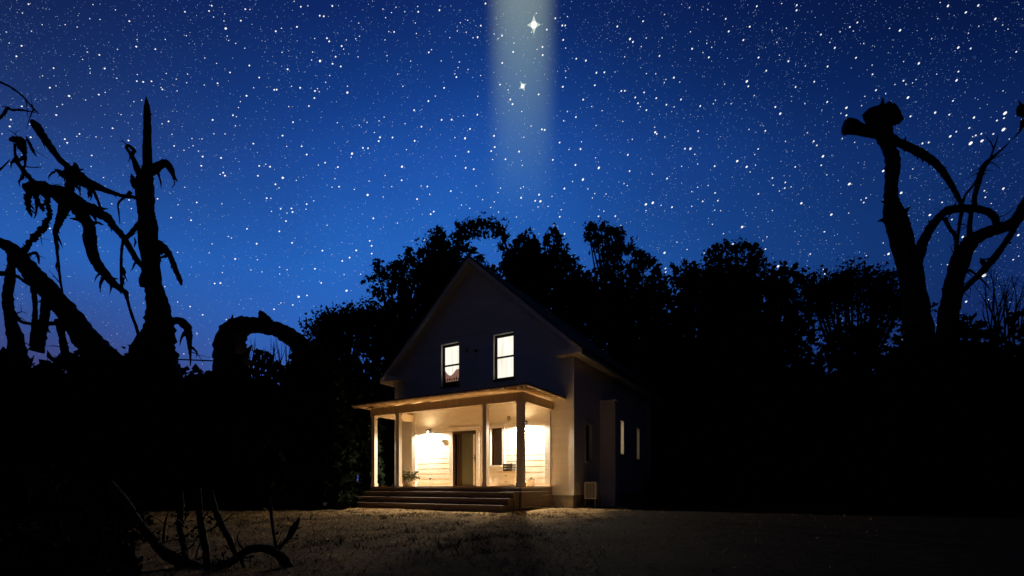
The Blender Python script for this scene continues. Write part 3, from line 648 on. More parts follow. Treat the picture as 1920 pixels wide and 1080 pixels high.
# ------------------------------------------------------------------ things on the porch and beside the house
def at_house(x, y, z): return H.matrix_basis @ Vector((x, y, z))
HR = math.atan2(-.51, .86)
def on_porch(name, label, cat, x, y, z=DK): return thing(name, label, cat, at_house(x, y, z), HR)
t = on_porch('potted_plant', 'dry leafy plant in a woven pot by the second porch post', 'plant', -4.95, .75)
m = MB(); m.lathe([(.12, 0), (.15, .1), (.165, .2), (.15, .235), (.13, .22)], segs=18); m.build('pot', M['pot'], t, smooth=True)
m = MB()
for i in range(9):
    a = random.uniform(0, 6.28); d = Vector((math.cos(a), math.sin(a), 0)); l = random.uniform(.18, .3)
    m.tube([(Vector((0, 0, .18)), .012), (d * l * .5 + Vector((0, 0, .3)), .009), (d * l + Vector((0, 0, .33 + random.uniform(-.1, .08))), .004)], 5)
m.build('stem', M['bark'], t)
m = MB()
for i in range(420):
    v = Vector((random.gauss(0, .16), random.gauss(0, .15), .36 + random.gauss(0, .085))); m.leaf(v, .10, .55)
m.build('foliage', M['olive'], t)
t = on_porch('garden_tap', 'small dark tap on a thin pipe below the left lamp', 'tap', -4.95, WY - .10)
m = MB(); m.tube([(Vector((0, 0, 0)), .012), (Vector((0, 0, .26)), .012)], 8); m.build('pipe', M['grey_metal'], t)
m = MB(); m.lathe([(.02, .25), (.035, .27), (.035, .31), (.012, .33)], segs=12); m.bar((0, 0, .29), (0, -.08, .27), .025, .025); m.build('spout', M['dark_crate'], t)
t = on_porch('porch_cabinet', 'low white cabinet below the narrow porch window', 'cabinet', -1.42, WY - .27)
m = MB(); m.box(-.33, .33, -.18, .19, .03, .46); m.box(-.31, .31, -.15, .17, 0, .029); cab = m.build('body', M['white'], t)
m = MB(); m.box(-.36, .36, -.21, .19, .461, .50); m.build('top', M['cream'], t)
for i in (0, 1):
    m = MB(); m.box(-.31, .31, -.196, -.181, .06 + i * .2, .24 + i * .2); d = m.build('drawer', M['white'], t)
    m = MB(); m.box(-.05, .05, -.21, -.197, .14 + i * .2, .155 + i * .2); m.build('handle', M['metal'], d)
t = on_porch('slatted_crate', 'dark slatted crate standing on the white porch cabinet', 'crate', -1.40, WY - .28, DK + .5)
m = MB()
for i in range(3):
    z = .01 + i * .085; m.box(-.18, .18, -.13, -.115, z, z + .07); m.box(-.18, .18, .115, .13, z, z + .07); m.box(-.18, -.165, -.114, .114, z, z + .07); m.box(.165, .18, -.114, .114, z, z + .07)
m.box(-.164, .164, -.114, .114, .005, .02); m.build('slats', M['dark_crate'], t)
m = MB()
for a in (-.15, .15):
    for b in (-.1, .1): m.box(a - .014, a + .014, b - .014, b + .014, 0, .26)
m.build('corner_post', M['dark_frame'], t)
t = on_porch('flower_box', 'small white planter box with a dark sprig below the right lamp', 'planter', -.62, WY - .22)
m = MB(); m.box(-.10, .10, -.09, .09, 0, .17); m.box(-.115, .115, -.105, .105, .171, .20); m.build('box', M['white'], t)
m = MB()
for i in range(26): m.leaf(Vector((random.gauss(0, .06), random.gauss(0, .04), .24 + random.gauss(0, .02))), .07, .45)
m.build('foliage', M['dryleaf'], t)
t = on_porch('wall_ring', 'small bronze ring hanging high on the porch wall', 'ornament', -1.58, WY - .03, 3.02)
m = MB(); pts = [(Vector((.05 * math.cos(a * math.pi / 8), -.0, .06 * math.sin(a * math.pi / 8))), .012) for a in range(17)]
m.tube(pts, 7, sub=1); m.build('ring', M['bronze'], t, smooth=True)
m = MB(); m.bar((-.03, 0, .07), (.03, 0, .03), .03, .03); m.bar((0, .02, .06), (0, -.02, .06), .02, .02); m.build('bracket', M['bronze'], t)
t = on_porch('door_plaque', 'small grey green plaque on the wall left of the front door', 'plaque', -4.47, WY - .03, 2.40)
m = MB(); m.box(-.055, .055, -.012, .012, -.07, .07); m.build('plate', M['plaque'], t)
m = MB(); m.box(-.035, .035, -.018, -.0125, -.02, .05); m.build('inset', M['white'], t)
t = thing('air_conditioner', 'pale outdoor air conditioner unit on legs at the side wall', 'air conditioner', at_house(1.18, 2.62, 0), HR)
m = MB(); m.box(-.20, .20, -.16, .16, .30, .84)
m.build('case', M['grey_metal'], t)
m = MB(); m.box(-.165, .165, -.175, -.161, .34, .80); gl = m.build('grille', M['metal'], t)
m = MB()
for i in range(7): m.box(-.16 + i * .05, -.15 + i * .05, -.186, -.1755, .345, .795)
m.build('slat', M['grey_metal'], gl)
for a in (-.17, .17):
    m = MB(); m.box(a - .02, a + .02, -.16, -.12, -.05, .299); m.box(a - .02, a + .02, .12, .16, -.05, .299); m.build('leg', M['metal'], t)

# ------------------------------------------------------------------ dead trees
def branch(root, Y, pts, mname='branch', jit=.13, dy=0.0, segs=9, material=None, splin=True):
    """pts: (px, py, radius in px[, depth offset]) traced at distance Y"""
    m = MB(); L = []
    for i, p in enumerate(pts):
        d = Y + dy * math.sin(i * 1.1) + (p[3] if len(p) > 3 else 0)
        L.append((px(p[0], p[1], d), p[2] / F * d * (.88 if Y > 6 else .80)))
    m.tube(L, segs, jit * 1.5, sub=7, seed=random.random() * 50)
    if Y > 6 and splin and mname == 'branch':
        for k in range(len(L) // 2):
            j = random.randrange(len(L) - 1); t = random.random(); c = L[j][0].lerp(L[j + 1][0], t); r = L[j][1] * (1 - t) + L[j + 1][1] * t
            if r < .025: continue
            if root.name.startswith('dead_tree') and root.location.x < 0 and random.random() < .7:
                ln = random.uniform(.25, .75); sw = random.uniform(-.25, .25); wd = random.uniform(.03, .07)
                m.tube([(c, wd * .7), (c + Vector((sw * .5, 0, -ln * .25)), wd), (c + Vector((sw, random.uniform(-.1, .1), -ln * .6)), wd * .6), (c + Vector((sw * 1.1 + random.gauss(0, .05), 0, -ln)), .006)], 6, .45, sub=4)
                continue
            d = Vector((random.gauss(0, 1), random.gauss(0, .7), random.gauss(.1, .8))).normalized(); ln = random.uniform(.25, .6)
            e1 = c + d * ln * .5 + Vector((0, 0, .04)); e2 = c + d * ln + Vector((random.gauss(0, .1), 0, random.gauss(-.05, .1)))
            m.tube([(c, .022), (e1, .014), (e2, .005)], 5, .2, sub=3)
            m.tube([(e1, .010), (e1 + Vector((random.gauss(0, .18), random.gauss(0, .1), random.gauss(0, .15))), .004)], 4, sub=1)
    if splin:
        for k in range(int(.9 * len(L))):
            j = random.randrange(len(L) - 1); t = random.random(); c = L[j][0].lerp(L[j + 1][0], t); r = L[j][1] * (1 - t) + L[j + 1][1] * t
            if (r < .02 or c.z < 3) and Y > 6: continue
            d = Vector((random.gauss(0, 1), random.gauss(0, .6), random.gauss(-.3, 1))).normalized()
            a = (L[j + 1][0] - L[j][0]).normalized(); d = (d - a * d.dot(a) * .5).normalized()
            ln = r * random.uniform(.9, 2.0) if mname != 'trunk' else r * random.uniform(.9, 1.35)
            m.tube([(c + d * r * .4, r * .45), (c + d * ln * .8 + a * r * .4, r * .22), (c + d * ln * 1.15 + a * r * random.uniform(.3, 1.2), r * .04)], 6, .3, sub=2)
    return m.build(mname, material or M['bark'], root, smooth=True)

YA = 16.6
A_ = thing('dead_tree', 'bare dead tree with a tall pointed trunk and broken branches', 'dead tree', (px(290, 912, YA).x, YA, 0), world=True)
branch(A_, YA, [(288, 985, 75), (289, 900, 62), (290, 780, 52), (290, 700, 47), (290, 655, 41), (299, 620, 29), (297, 580, 22), (288, 531, 16), (281, 475, 18), (277, 420, 17.5), (274, 393, 15), (271, 352, 18), (273, 330, 14), (276, 312, 9), (276, 250, 7.5), (276, 205, 6.5), (274, 181, .6)], 'trunk', .10, segs=14)
branch(A_, YA, [(274, 325, 8), (290, 317, 9), (303, 308, 7), (312, 307, 8), (320, 317, 7), (325, 329, 4), (333, 341, .8)], dy=.1)
branch(A_, YA, [(268, 335, 8), (258, 318, 7), (252, 302, 5), (245, 289, 4), (238, 278, 3), (241, 273, 3), (250, 280, 4), (256, 285, 1)], dy=.1)
branch(A_, YA, [(270, 350, 9), (254, 346, 9), (249, 333, 4), (246, 326, 1)])
branch(A_, YA, [(281, 460, 14), (297, 461, 12), (309, 468, 9), (318, 478, 6), (328, 502, 5.5), (337, 524, 5), (340, 534, 2)], dy=.15)
branch(A_, YA, [(305, 600, 12), (322, 601, 8), (338, 602, 8), (350, 611, 8), (354, 628, 7), (356, 650, 4), (357, 672, 2), (357, 686, 1)], dy=.15)
branch(A_, YA, [(278, 505, 9), (268, 525, 8), (266, 538, 4)])
branch(A_, YA, [(273, 408, 6), (262, 418, 5), (250, 432, 4.5), (238, 445, 4), (232, 452, 3)], dy=.1)
# upper left limb
branch(A_, YA, [(62, 229, 5), (67, 235, 9), (78, 252, 8), (92, 272, 7), (108, 294, 6), (124, 310, 6), (138, 326, 13), (152, 336, 13), (166, 344, 10), (182, 350, 7.5), (205, 359, 5), (230, 367, 3.5), (256, 371, 4), (270, 378, 5)], dy=.25)
branch(A_, YA, [(140, 332, 10), (122, 328, 8), (110, 321, 4), (102, 317, .8)], jit=.25)
branch(A_, YA, [(145, 330, 11), (142, 312, 5), (139, 304, 1)], jit=.3)
branch(A_, YA, [(138, 336, 11), (131, 348, 8), (128, 368, 10)], jit=.15)
# second, thicker limb
branch(A_, YA, [(48, 352, 7), (58, 353, 12), (75, 352, 14), (100, 360, 13), (126, 368, 17), (150, 384, 15), (178, 396, 12), (203, 410, 9), (213, 425, 7), (228, 440, 6.5), (242, 462, 6), (256, 486, 6), (270, 502, 6), (280, 515, 6)], dy=.25)
branch(A_, YA, [(28, 296, 2), (35, 308, 4), (46, 322, 5), (58, 336, 5), (70, 350, 7)], jit=.2)
branch(A_, YA, [(18, 263, 2), (26, 262, 6), (38, 265, 9), (43, 278, 7), (47, 292, 3), (47, 308, 2), (44, 322, 2), (42, 335, 3)], jit=.3)
branch(A_, YA, [(49, 256, 1), (54, 266, 3), (61, 281, 3), (68, 293, 1)], jit=.2)
branch(A_, YA, [(28, 270, 3), (28, 285, 2), (30, 298, 3)])
branch(A_, YA, [(54, 358, 7), (52, 375, 6), (53, 390, 4), (57, 400, 3), (60, 408, .7)], jit=.35)
branch(A_, YA, [(66, 362, 6), (72, 378, 4), (79, 390, 4), (82, 396, 1)], jit=.35)
branch(A_, YA, [(86, 368, 5), (91, 385, 4), (93, 402, 4.5), (86, 420, 6), (76, 434, 6), (62, 448, 5), (50, 462, 4.5), (43, 474, 5)], jit=.5)
branch(A_, YA, [(124, 380, 11), (116, 402, 8), (108, 422, 6), (104, 436, 5), (106, 460, 3), (109, 490, 2.6), (113, 525, 2.3), (117, 549, 2)])
branch(A_, YA, [(138, 384, 14), (155, 405, 12), (166, 424, 11), (168, 450, 11), (174, 478, 11), (192, 508, 10), (214, 532, 8), (228, 543, 6), (236, 550, 5), (240, 566, 2.8), (247, 590, 3), (256, 615, 3.2), (264, 642, 3.5), (270, 668, 4)], dy=.2)
branch(A_, YA, [(168, 422, 4), (182, 417, 2.5), (189, 420, 2), (195, 421, .6)], jit=.3)
branch(A_, YA, [(231, 452, 3), (228, 470, 2.6), (227, 500, 2.6), (228, 540, 3)])
branch(A_, YA, [(246, 360, 4), (238, 366, 2.6), (222, 381, 1.8), (223, 400, 1.5), (225, 420, .8)])
branch(A_, YA, [(172, 352, 4), (180, 368, 3), (187, 386, 2.6), (191, 402, 3)])
branch(A_, YA, [(252, 445, 1), (254, 454, 2), (251, 464, .7)])

YD = 16.2
D_ = thing('leaning_dead_tree', 'thick dead trunk leaning in from the left edge with hanging roots', 'dead tree', (px(215, 912, YD).x, YD, 0), world=True)
branch(D_, YD, [(-60, 440, 10), (-20, 446, 11), (3, 456, 11), (22, 466, 13), (40, 488, 16), (62, 514, 18), (88, 540, 19), (112, 568, 19), (135, 598, 21), (165, 640, 26), (200, 690, 36), (222, 780, 60), (225, 900, 66), (225, 995, 70)], 'trunk', .12, segs=14)
branch(D_, YD, [(40, 478, 7), (50, 466, 5), (58, 452, 3), (66, 440, 2)], jit=.3)
branch(D_, YD, [(46, 482, 4), (58, 476, 2.6), (68, 474, 2.6), (72, 484, 2.4), (73, 495, 1)])
branch(D_, YD, [(20, 470, 6), (22, 500, 7), (17, 535, 9), (15, 565, 9), (20, 600, 10), (30, 640, 14), (40, 700, 20)])
branch(D_, YD, [(-20, 512, 5), (5, 513, 5), (22, 512, 4)])
branch(D_, YD, [(24, 585, 5), (38, 602, 3.5), (58, 607, 3), (80, 607, 3), (110, 606, 5)])
branch(D_, YD, [(60, 525, 6), (64, 550, 5), (66, 580, 4), (64, 612, 5), (62, 650, 7)])
branch(D_, YD, [(88, 560, 10), (84, 590, 8), (78, 620, 10), (70, 660, 12)])
branch(D_, YD, [(20, 520, 3), (32, 518, 3.5), (46, 528, 3), (58, 535, 3)])
branch(D_, YD, [(112, 600, 9), (116, 630, 6), (122, 660, 8), (124, 690, 8)])
branch(D_, YD, [(-40, 130, 3), (-10, 150, 2), (6, 156, 2), (24, 166, 2.2), (40, 178, 1.8), (54, 193, 1.6), (64, 205, 2), (73, 214, .7)], jit=.3)
branch(D_, YD, [(-30, 260, 3), (-5, 228, 2), (6, 215, 2.4), (15, 203, 3), (22, 206, 2), (38, 206, 2), (52, 208, 1.4), (66, 211, .6)], jit=.3)
branch(D_, YD, [(-30, 345, 3), (0, 318, 1.8), (19, 299, .8)])
branch(D_, YD, [(-20, 446, 10), (-60, 400, 9), (-70, 300, 7), (-40, 200, 5), (-40, 130, 3)])
branch(D_, YD, [(-66, 330, 5), (-45, 290, 4), (-30, 260, 3)])
branch(D_, YD, [(-68, 360, 5), (-50, 355, 4), (-30, 345, 3)])

YE = 16.2
E_ = thing('dead_tree', 'tall bare dead tree with a blunt broken top at right', 'dead tree', (px(1722, 912, YE).x, YE, 0), world=True)
branch(E_, YE, [(1735, 985, 52), (1730, 850, 42), (1726, 700, 33), (1722, 620, 26), (1717, 570, 23), (1711, 530, 22), (1704, 495, 21), (1693, 462, 21), (1685, 430, 21), (1677, 403, 20), (1671, 378, 13.5), (1671, 350, 12), (1674, 318, 13.5), (1672, 293, 13), (1665, 275, 11), (1660, 258, 15), (1657, 238, 16), (1655, 224, 19), (1654, 212, 17), (1655, 203, 12)], 'trunk', .09, segs=14)
branch(E_, YE, [(1655, 252, 9), (1635, 250, 8), (1615, 243, 11), (1599, 238, 14), (1590, 237, 16), (1586, 237, 16)], jit=.06, splin=False)
m = MB(); cap = [(1622, 209), (1626, 220), (1633, 229), (1640, 236), (1672, 236), (1673, 219), (1680, 221), (1690, 229), (1684, 214), (1677, 209), (1671, 199), (1664, 203), (1657, 197), (1650, 204), (1645, 199), (1641, 207), (1634, 205)]
n = len(cap); c0 = px(1655, 216, YE); vs = []
for dY, k in ((-.24, .80), (-.12, .97), (.12, 1.0), (.24, .82)):
    for x, y in cap: v = c0.lerp(px(x, y, YE), k); vs.append(v + Vector((0, dY + random.uniform(-.03, .03), 0)))
m.add(vs, [tuple(range(n - 1, -1, -1)), tuple(3 * n + q_ for q_ in range(n))] + [(r_ * n + q_, r_ * n + (q_ + 1) % n, (r_ + 1) * n + (q_ + 1) % n, (r_ + 1) * n + q_) for r_ in range(3) for q_ in range(n)])
m.build('broken_top', M['bark'], E_)
branch(E_, YE, [(1662, 256, 9), (1676, 262, 8), (1692, 271, 8), (1715, 281, 8), (1740, 295, 7.5), (1758, 310, 6.5), (1774, 331, 5.5), (1788, 354, 4.6), (1799, 375, 4), (1805, 392, 4)], dy=.15)
branch(E_, YE, [(1692, 270, 3), (1697, 262, 2), (1698, 256, .5)], jit=.3)
branch(E_, YE, [(1714, 500, 14), (1724, 474, 11), (1734, 446, 10), (1748, 423, 9), (1764, 404, 8), (1776, 395, 8.5), (1800, 391, 8), (1826, 391, 7), (1850, 396, 6.5), (1864, 406, 6.5), (1869, 420, 6), (1872, 430, 6)], dy=.12)
branch(E_, YE, [(1805, 388, 4), (1799, 420, 3), (1797, 440, 2.4), (1796, 456, 2)])
branch(E_, YE, [(1770, 408, 4), (1782, 430, 3.4), (1793, 446, 4), (1792, 470, 4), (1787, 495, 4), (1783, 520, 5)])
branch(E_, YE, [(1828, 390, 5), (1827, 372, 4.5), (1833, 348, 5), (1839, 326, 6), (1846, 310, 6), (1856, 299, 3.5), (1868, 289, 2.6), (1882, 277, 1.8), (1894, 265, .6)], dy=.12)
branch(E_, YE, [(1843, 315, 4), (1835, 332, 3), (1823, 350, 2.2), (1810, 366, 2.2), (1804, 384, 3)])
branch(E_, YE, [(1856, 300, 2.2), (1862, 282, 1.7), (1868, 266, 1.3), (1871, 254, .5)])
YF = 16.4
F_ = thing('dead_tree', 'forked dead tree bending out over the right edge', 'dead tree', (px(1778, 912, YF).x, YF, 0), world=True)
branch(F_, YF, [(1765, 980, 40), (1770, 850, 32), (1774, 700, 25), (1777, 600, 19), (1783, 555, 15), (1788, 525, 15), (1797, 500, 17), (1806, 475, 17), (1818, 456, 15), (1834, 444, 13), (1855, 434, 12), (1878, 427, 11), (1898, 419, 11), (1912, 404, 12), (1926, 384, 14), (1950, 350, 14), (1975, 300, 12), (1960, 240, 10), (1935, 215, 9), (1918, 207, 11), (1911, 197, 4)], 'trunk', .10, segs=12)
branch(F_, YF, [(1908, 415, 6), (1897, 436, 6), (1880, 462, 6), (1862, 486, 7), (1843, 508, 7), (1822, 529, 5), (1806, 545, 5), (1794, 556, 6)], dy=.12)
branch(F_, YF, [(1818, 450, 5), (1818, 425, 4.5), (1821, 400, 4), (1824, 390, 3)])
branch(F_, YF, [(1920, 226, 6), (1915, 240, 3), (1907, 252, 1.4), (1895, 263, .5)])
branch(F_, YF, [(1848, 500, 4), (1842, 490, 4), (1838, 484, 1)])
branch(F_, YF, [(1795, 520, 5), (1803, 540, 4), (1800, 560, 4), (1795, 580, 6)])
branch(F_, YF, [(1800, 545, 3), (1812, 508, 3), (1830, 515, 2), (1846, 530, 1.4), (1858, 545, .6)])

# bent log and thin pole
YL = 16.2
L_ = thing('bent_log', 'thick dark log arched over the thicket with a notched top', 'log', (px(432, 912, YL).x, YL, 0), world=True)
branch(L_, YL, [(436, 985, 48), (436, 900, 46), (436, 800, 42), (434, 700, 36), (432, 662, 33), (434, 636, 30), (446, 617, 24), (468, 609, 17), (495, 612, 15), (520, 618, 16), (545, 632, 18), (568, 652, 20), (586, 690, 22), (594, 760, 24), (596, 990, 28)], 'trunk', .10, segs=14)
branch(L_, YL, [(500, 618, 17), (498, 604, 15), (494, 595, 11), (489, 586, 5), (487, 582, 1)], 'stub', .1)
branch(L_, YL, [(415, 640, 8), (408, 655, 6), (408, 662, 3)], 'stub', .15)
P_ = MB(); P_.tube([(px(300, 672.5, 16.35), .023), (px(410, 677, 16.1), .023)], 8, .05, sub=1)
tag(P_.build('thin_pole', M['rust'], smooth=True), 'thin rusty pole spanning from dead tree trunk to the bent log', 'pole')

# spiky plant seen through the arch
sp_ = thing('spiky_plant', 'spiky bare stems showing through the hole under the bent log', 'plant', (px(505, 912, 17.2).x, 17.2, 0), world=True)
m = MB()
for i in range(34):
    x = random.uniform(452, 548); b = px(x, 700, 17.2 + random.uniform(-.4, .4)); tx = x + random.gauss(0, 12); ty = random.uniform(632, 658) if x < 500 else random.uniform(618, 655)
    mid = px((x + tx) / 2 + random.gauss(0, 2), 672, 17.2)
    m.tube([(b, .018), (mid, .013), (px(tx, ty, 17.2), .005)], 5, sub=2)
m.build('stem', M['bark_dark'], sp_)
m = MB()
for i in range(7):
    x = random.uniform(440, 560); m.tube([(Vector((px(505, 912, 17.2).x, 17.2, -.05)), .03), (px(x, 800, 17.2), .025), (px(x, 690, 17.2), .02)], 5, sub=2)
m.build('base_stem', M['bark_dark'], sp_)

gc = MB()  # leaves added to black out lamplit ground in the near left corner
for i in range(7000):
    Y = random.uniform(3.2, 14.5); x = random.uniform(-1.25, -.70) * Y
    e = -.775 * Y + .5 * noise.noise(Vector((Y * .9, 3, 1)))
    if x > e: continue
    gc.leaf(Vector((x, Y, random.uniform(.02, .30) * min(1, .35 + (e - x)))), random.uniform(.08, .16), .7, .4)
tag(gc.build('darkening_leaves', M['leaf2']), 'low black leaves added to darken the ground at the lower left', 'ground cover', kind='stuff')
# foreground dead shrub
YS = 4.3
S_ = thing('dead_shrub', 'leafless dark shrub with arching branches in the foreground yard', 'shrub', (px(400, 912, YS).x, YS, 0), world=True)
branch(S_, YS, [(205, 905, 8), (235, 940, 9), (258, 978, 10), (285, 1010, 11), (312, 1038, 13), (350, 1058, 14), (385, 1068, 15), (420, 1060, 9), (442, 1048, 9), (458, 1035, 9), (480, 1028, 10), (505, 1030, 10), (525, 1042, 12), (543, 1066, 14), (560, 1100, 16)])
branch(S_, YS, [(338, 920, 5), (339, 960, 7), (336, 985, 6), (344, 1018, 7), (349, 1050, 8)])
branch(S_, YS, [(372, 915, 6), (374, 955, 7), (378, 990, 8), (386, 1030, 8), (391, 1068, 8)])
branch(S_, YS, [(395, 920, 5), (404, 958, 7), (416, 985, 7), (428, 1008, 7), (438, 1030, 6), (444, 1046, 5)])
branch(S_, YS, [(505, 930, 2.5), (508, 955, 4), (511, 985, 3.4), (515, 1010, 3.2), (520, 1034, 4)])
branch(S_, YS, [(520, 1036, 4), (530, 1020, 4), (542, 1006, 6), (551, 990, 8), (558, 978, 5), (562, 968, .6)])
branch(S_, YS, [(450, 1040, 6), (455, 1055, 4), (462, 1080, 5), (468, 1110, 6)])
branch(S_, YS, [(330, 1050, 6), (335, 1075, 7), (340, 1110, 8)])

m = MB()
for k in range(16):
    x, y = random.choice([(300, 1025), (340, 1040), (375, 1050), (410, 1055), (345, 985), (380, 1000), (420, 990), (470, 1030), (515, 1035), (280, 1000)])
    x += random.gauss(0, 8); y += random.gauss(0, 6); a = px(x, y, YS + random.uniform(-.15, .15)); e = px(x + random.gauss(0, 38), y + random.uniform(-55, 15), YS + random.uniform(-.3, .3)); e.z = max(e.z, .03)
    md = a.lerp(e, .5) + Vector((random.gauss(0, .04), random.gauss(0, .05), random.gauss(.02, .03)))
    m.tube([(a, .011), (md, .008), (e, .003)], 5, .3)
    m.tube([(md, .005), (md + Vector((random.gauss(0, .09), random.gauss(0, .06), random.gauss(.03, .06))), .002)], 4, sub=1)
m.build('twig', M['bark'], S_)
m = MB()
for k in range(150):
    x, y = random.choice([(338, 965), (372, 960), (400, 965), (345, 1000), (300, 1010), (270, 985), (430, 1050), (540, 1000)])
    p = px(x + random.gauss(0, 13), y + random.gauss(0, 13), YS + random.gauss(0, .12)); p.z = max(p.z, .03); m.leaf(p, .05, .5, -.4)
m.build('withered_leaf', M['leaf'], S_)['kind'] = 'stuff'

# ------------------------------------------------------------------ foliage trees
def crown_into(m, blobs, Y, leaf, dens, depth=1.0, up=0.0):
    for b in blobs:
        x, y, r = b[:3]; dY = (b[3] if len(b) > 3 else random.uniform(-.8, .8))
        c = px(x, y, Y + dY); rr = r / F * (Y + dY)
        for i in range(int(dens * .55 * (rr / leaf) ** 2)):
            d = Vector((random.gauss(0, 1), random.gauss(0, 1), random.gauss(0, 1))).normalized()
            m.leaf(c + d * rr * .72 * random.random() ** .5, leaf * random.uniform(1.3, 2.0), .7)
        n = int(dens * 1.3 * (rr / leaf) ** 2) + 10
        sub = [(Vector((random.gauss(0, .5), random.gauss(0, .5), random.gauss(0, .5))) * rr, rr * random.uniform(.25, .5)) for k in range(7)]
        for i in range(n):
            if random.random() < .55:
                o_, sr = random.choice(sub)
                d = Vector((random.gauss(0, 1), random.gauss(0, 1), random.gauss(0, 1))).normalized() * sr * random.random() ** .4
                p = c + o_ + d
            else:
                d = Vector((random.gauss(0, 1), random.gauss(0, 1) * depth, random.gauss(0, 1))).normalized()
                p = c + d * rr * random.random() ** .45
            m.leaf(p, leaf * random.uniform(.7, 1.2), .6, up)

def tree(name, label, blobs, Y, leaf=.26, dens=7, trunk_px=None, group='tall trees behind the house', limbs=None, fill=True, fill_w=None, mt='leaf'):
    xs_ = [b[0] for b in blobs]; cx = trunk_px or sum(xs_) / len(xs_)
    root = thing(name, label, 'tree', (px(cx, 912, Y).x, Y, 0), 0, group, world=True)
    top = min(b[1] for b in blobs)
    m = MB(); base = Vector((px(cx, 912, Y).x, Y, -.1)); tops = sorted(blobs, key=lambda b: b[1])[:8]
    fork = px(cx, (top + 912) / 2 + 40, Y)
    m.tube([(base, .34), (base.lerp(fork, .5) + Vector((.12, .1, 0)), .27), (fork, .22)], 10, .1, seed=cx)
    m.build('trunk', M['bark_dark'], root, smooth=True)
    for lp in limbs or []:
        m = MB(); m.tube([(fork, .12)] + [(px(x, y, Y), .09 - .012 * i) for i, (x, y) in enumerate(lp)], 7, .1); m.build('limb', M['bark_dark'], root, smooth=True)
    for b in ([] if limbs else tops):
        m = MB(); e = px(b[0], b[1], Y); mid = fork.lerp(e, .5) + Vector((random.uniform(-.4, .4), random.uniform(-.5, .5), .3))
        m.tube([(fork - Vector((0, 0, .2)), .13), (mid, .08), (e, .025)], 7, .1); m.build('limb', M['bark_dark'], root, smooth=True)
    m = MB(); crown_into(m, blobs, Y, leaf, dens)
    if fill:
        x0, x1 = (min(xs_), max(xs_)) if not fill_w else fill_w
        fb = []
        y = fill if not isinstance(fill, bool) else max(b[1] for b in blobs) - 30
        while y < 800:
            n = max(2, int((x1 - x0) / 60) + 1)
            for i in range(n): fb.append((x0 + (x1 - x0) * (i + .5) / n + random.uniform(-12, 12), y, random.uniform(42, 58), random.uniform(-1.5, 1.0)))
            y += 55
        crown_into(m, fb, Y, leaf * 1.9, dens * 1.5)
    m.build('crown', M[mt], root)
    return root

G = 'tall trees behind the house'
tree('broadleaf_tree', 'ragged dark tree with spiky side branches left of the gable',
     [(706, 497, 14), (692, 522, 9), (681, 527, 5), (714, 514, 20), (735, 500, 14), (765, 470, 10), (768, 485, 17), (752, 497, 16), (790, 475, 10), (740, 525, 32), (775, 515, 30), (712, 550, 24), (760, 560, 46), (705, 590, 34), (750, 610, 50), (795, 545, 35), (700, 640, 40)], 31, .22, 8, 745, fill_w=(690, 800))
tree('broadleaf_tree', 'dark tree with a narrow rounded top just left of the gable peak',
     [(822, 438, 15), (830, 445, 12), (812, 455, 20), (802, 475, 22), (830, 470, 24), (815, 500, 34), (845, 500, 28), (825, 545, 50), (790, 510, 25)], 33, .22, 8, 822, fill_w=(790, 860))
tree('broadleaf_tree', 'dark tree whose leafy arch frames a sky hole above the gable peak',
     [(860, 424, 11), (872, 428, 14), (886, 424, 14), (902, 421, 13), (918, 422, 13), (932, 424, 13), (941, 433, 12), (946, 448, 11), (940, 462, 10), (855, 440, 12), (866, 446, 15), (880, 442, 14), (895, 438, 12), (910, 438, 9), (928, 440, 10), (858, 462, 12), (872, 466, 12), (885, 470, 9), (852, 480, 16), (868, 500, 22), (890, 500, 18), (898, 520, 25), (950, 478, 9), (955, 492, 14), (862, 530, 30), (925, 505, 10)], 32, .20, 9, 880, fill=540, fill_w=(860, 930), limbs=[[(866, 530), (858, 480), (860, 445), (880, 427)], [(905, 540), (950, 490), (945, 450), (930, 428)], [(880, 520), (884, 500)]])
tree('broadleaf_tree', 'dark tree with two small upright tufts right of the gable peak',
     [(978, 447, 9), (972, 458, 13), (990, 452, 9), (995, 460, 13), (962, 470, 16), (985, 475, 20), (1005, 478, 16), (958, 495, 22), (1000, 505, 30), (970, 520, 36), (1020, 500, 20), (1015, 530, 36)], 33, .22, 8, 985, fill_w=(950, 1030))
tree('broadleaf_tree', 'dark tree with a small round knob on its top',
     [(1036, 432, 11), (1044, 442, 12), (1028, 442, 10), (1024, 454, 8), (1046, 455, 11), (1040, 470, 18), (1056, 478, 20), (1030, 485, 18), (1068, 490, 16), (1050, 505, 36), (1078, 510, 18), (1085, 530, 26), (1060, 545, 44), (1105, 545, 24), (1100, 580, 34)], 31.5, .22, 8, 1050, fill_w=(1030, 1095))
tree('broadleaf_tree', 'tallest dark tree with a flat blocky top right of the house roof',
     [(1103, 428, 12), (1114, 426, 13), (1128, 426, 12), (1140, 430, 13), (1155, 434, 12), (1166, 438, 11), (1105, 443, 12), (1120, 445, 17), (1140, 448, 17), (1160, 450, 14), (1118, 462, 13), (1140, 468, 22), (1160, 470, 18), (1180, 468, 16), (1150, 492, 30), (1196, 476, 14), (1205, 488, 20), (1222, 492, 13), (1232, 510, 18), (1190, 510, 32), (1135, 510, 22), (1238, 532, 16), (1215, 540, 36), (1160, 545, 50), (1245, 560, 14), (1118, 540, 26), (1100, 515, 10), (1128, 580, 40), (1150, 600, 44)], 31, .22, 8, 1165, fill_w=(1120, 1250))
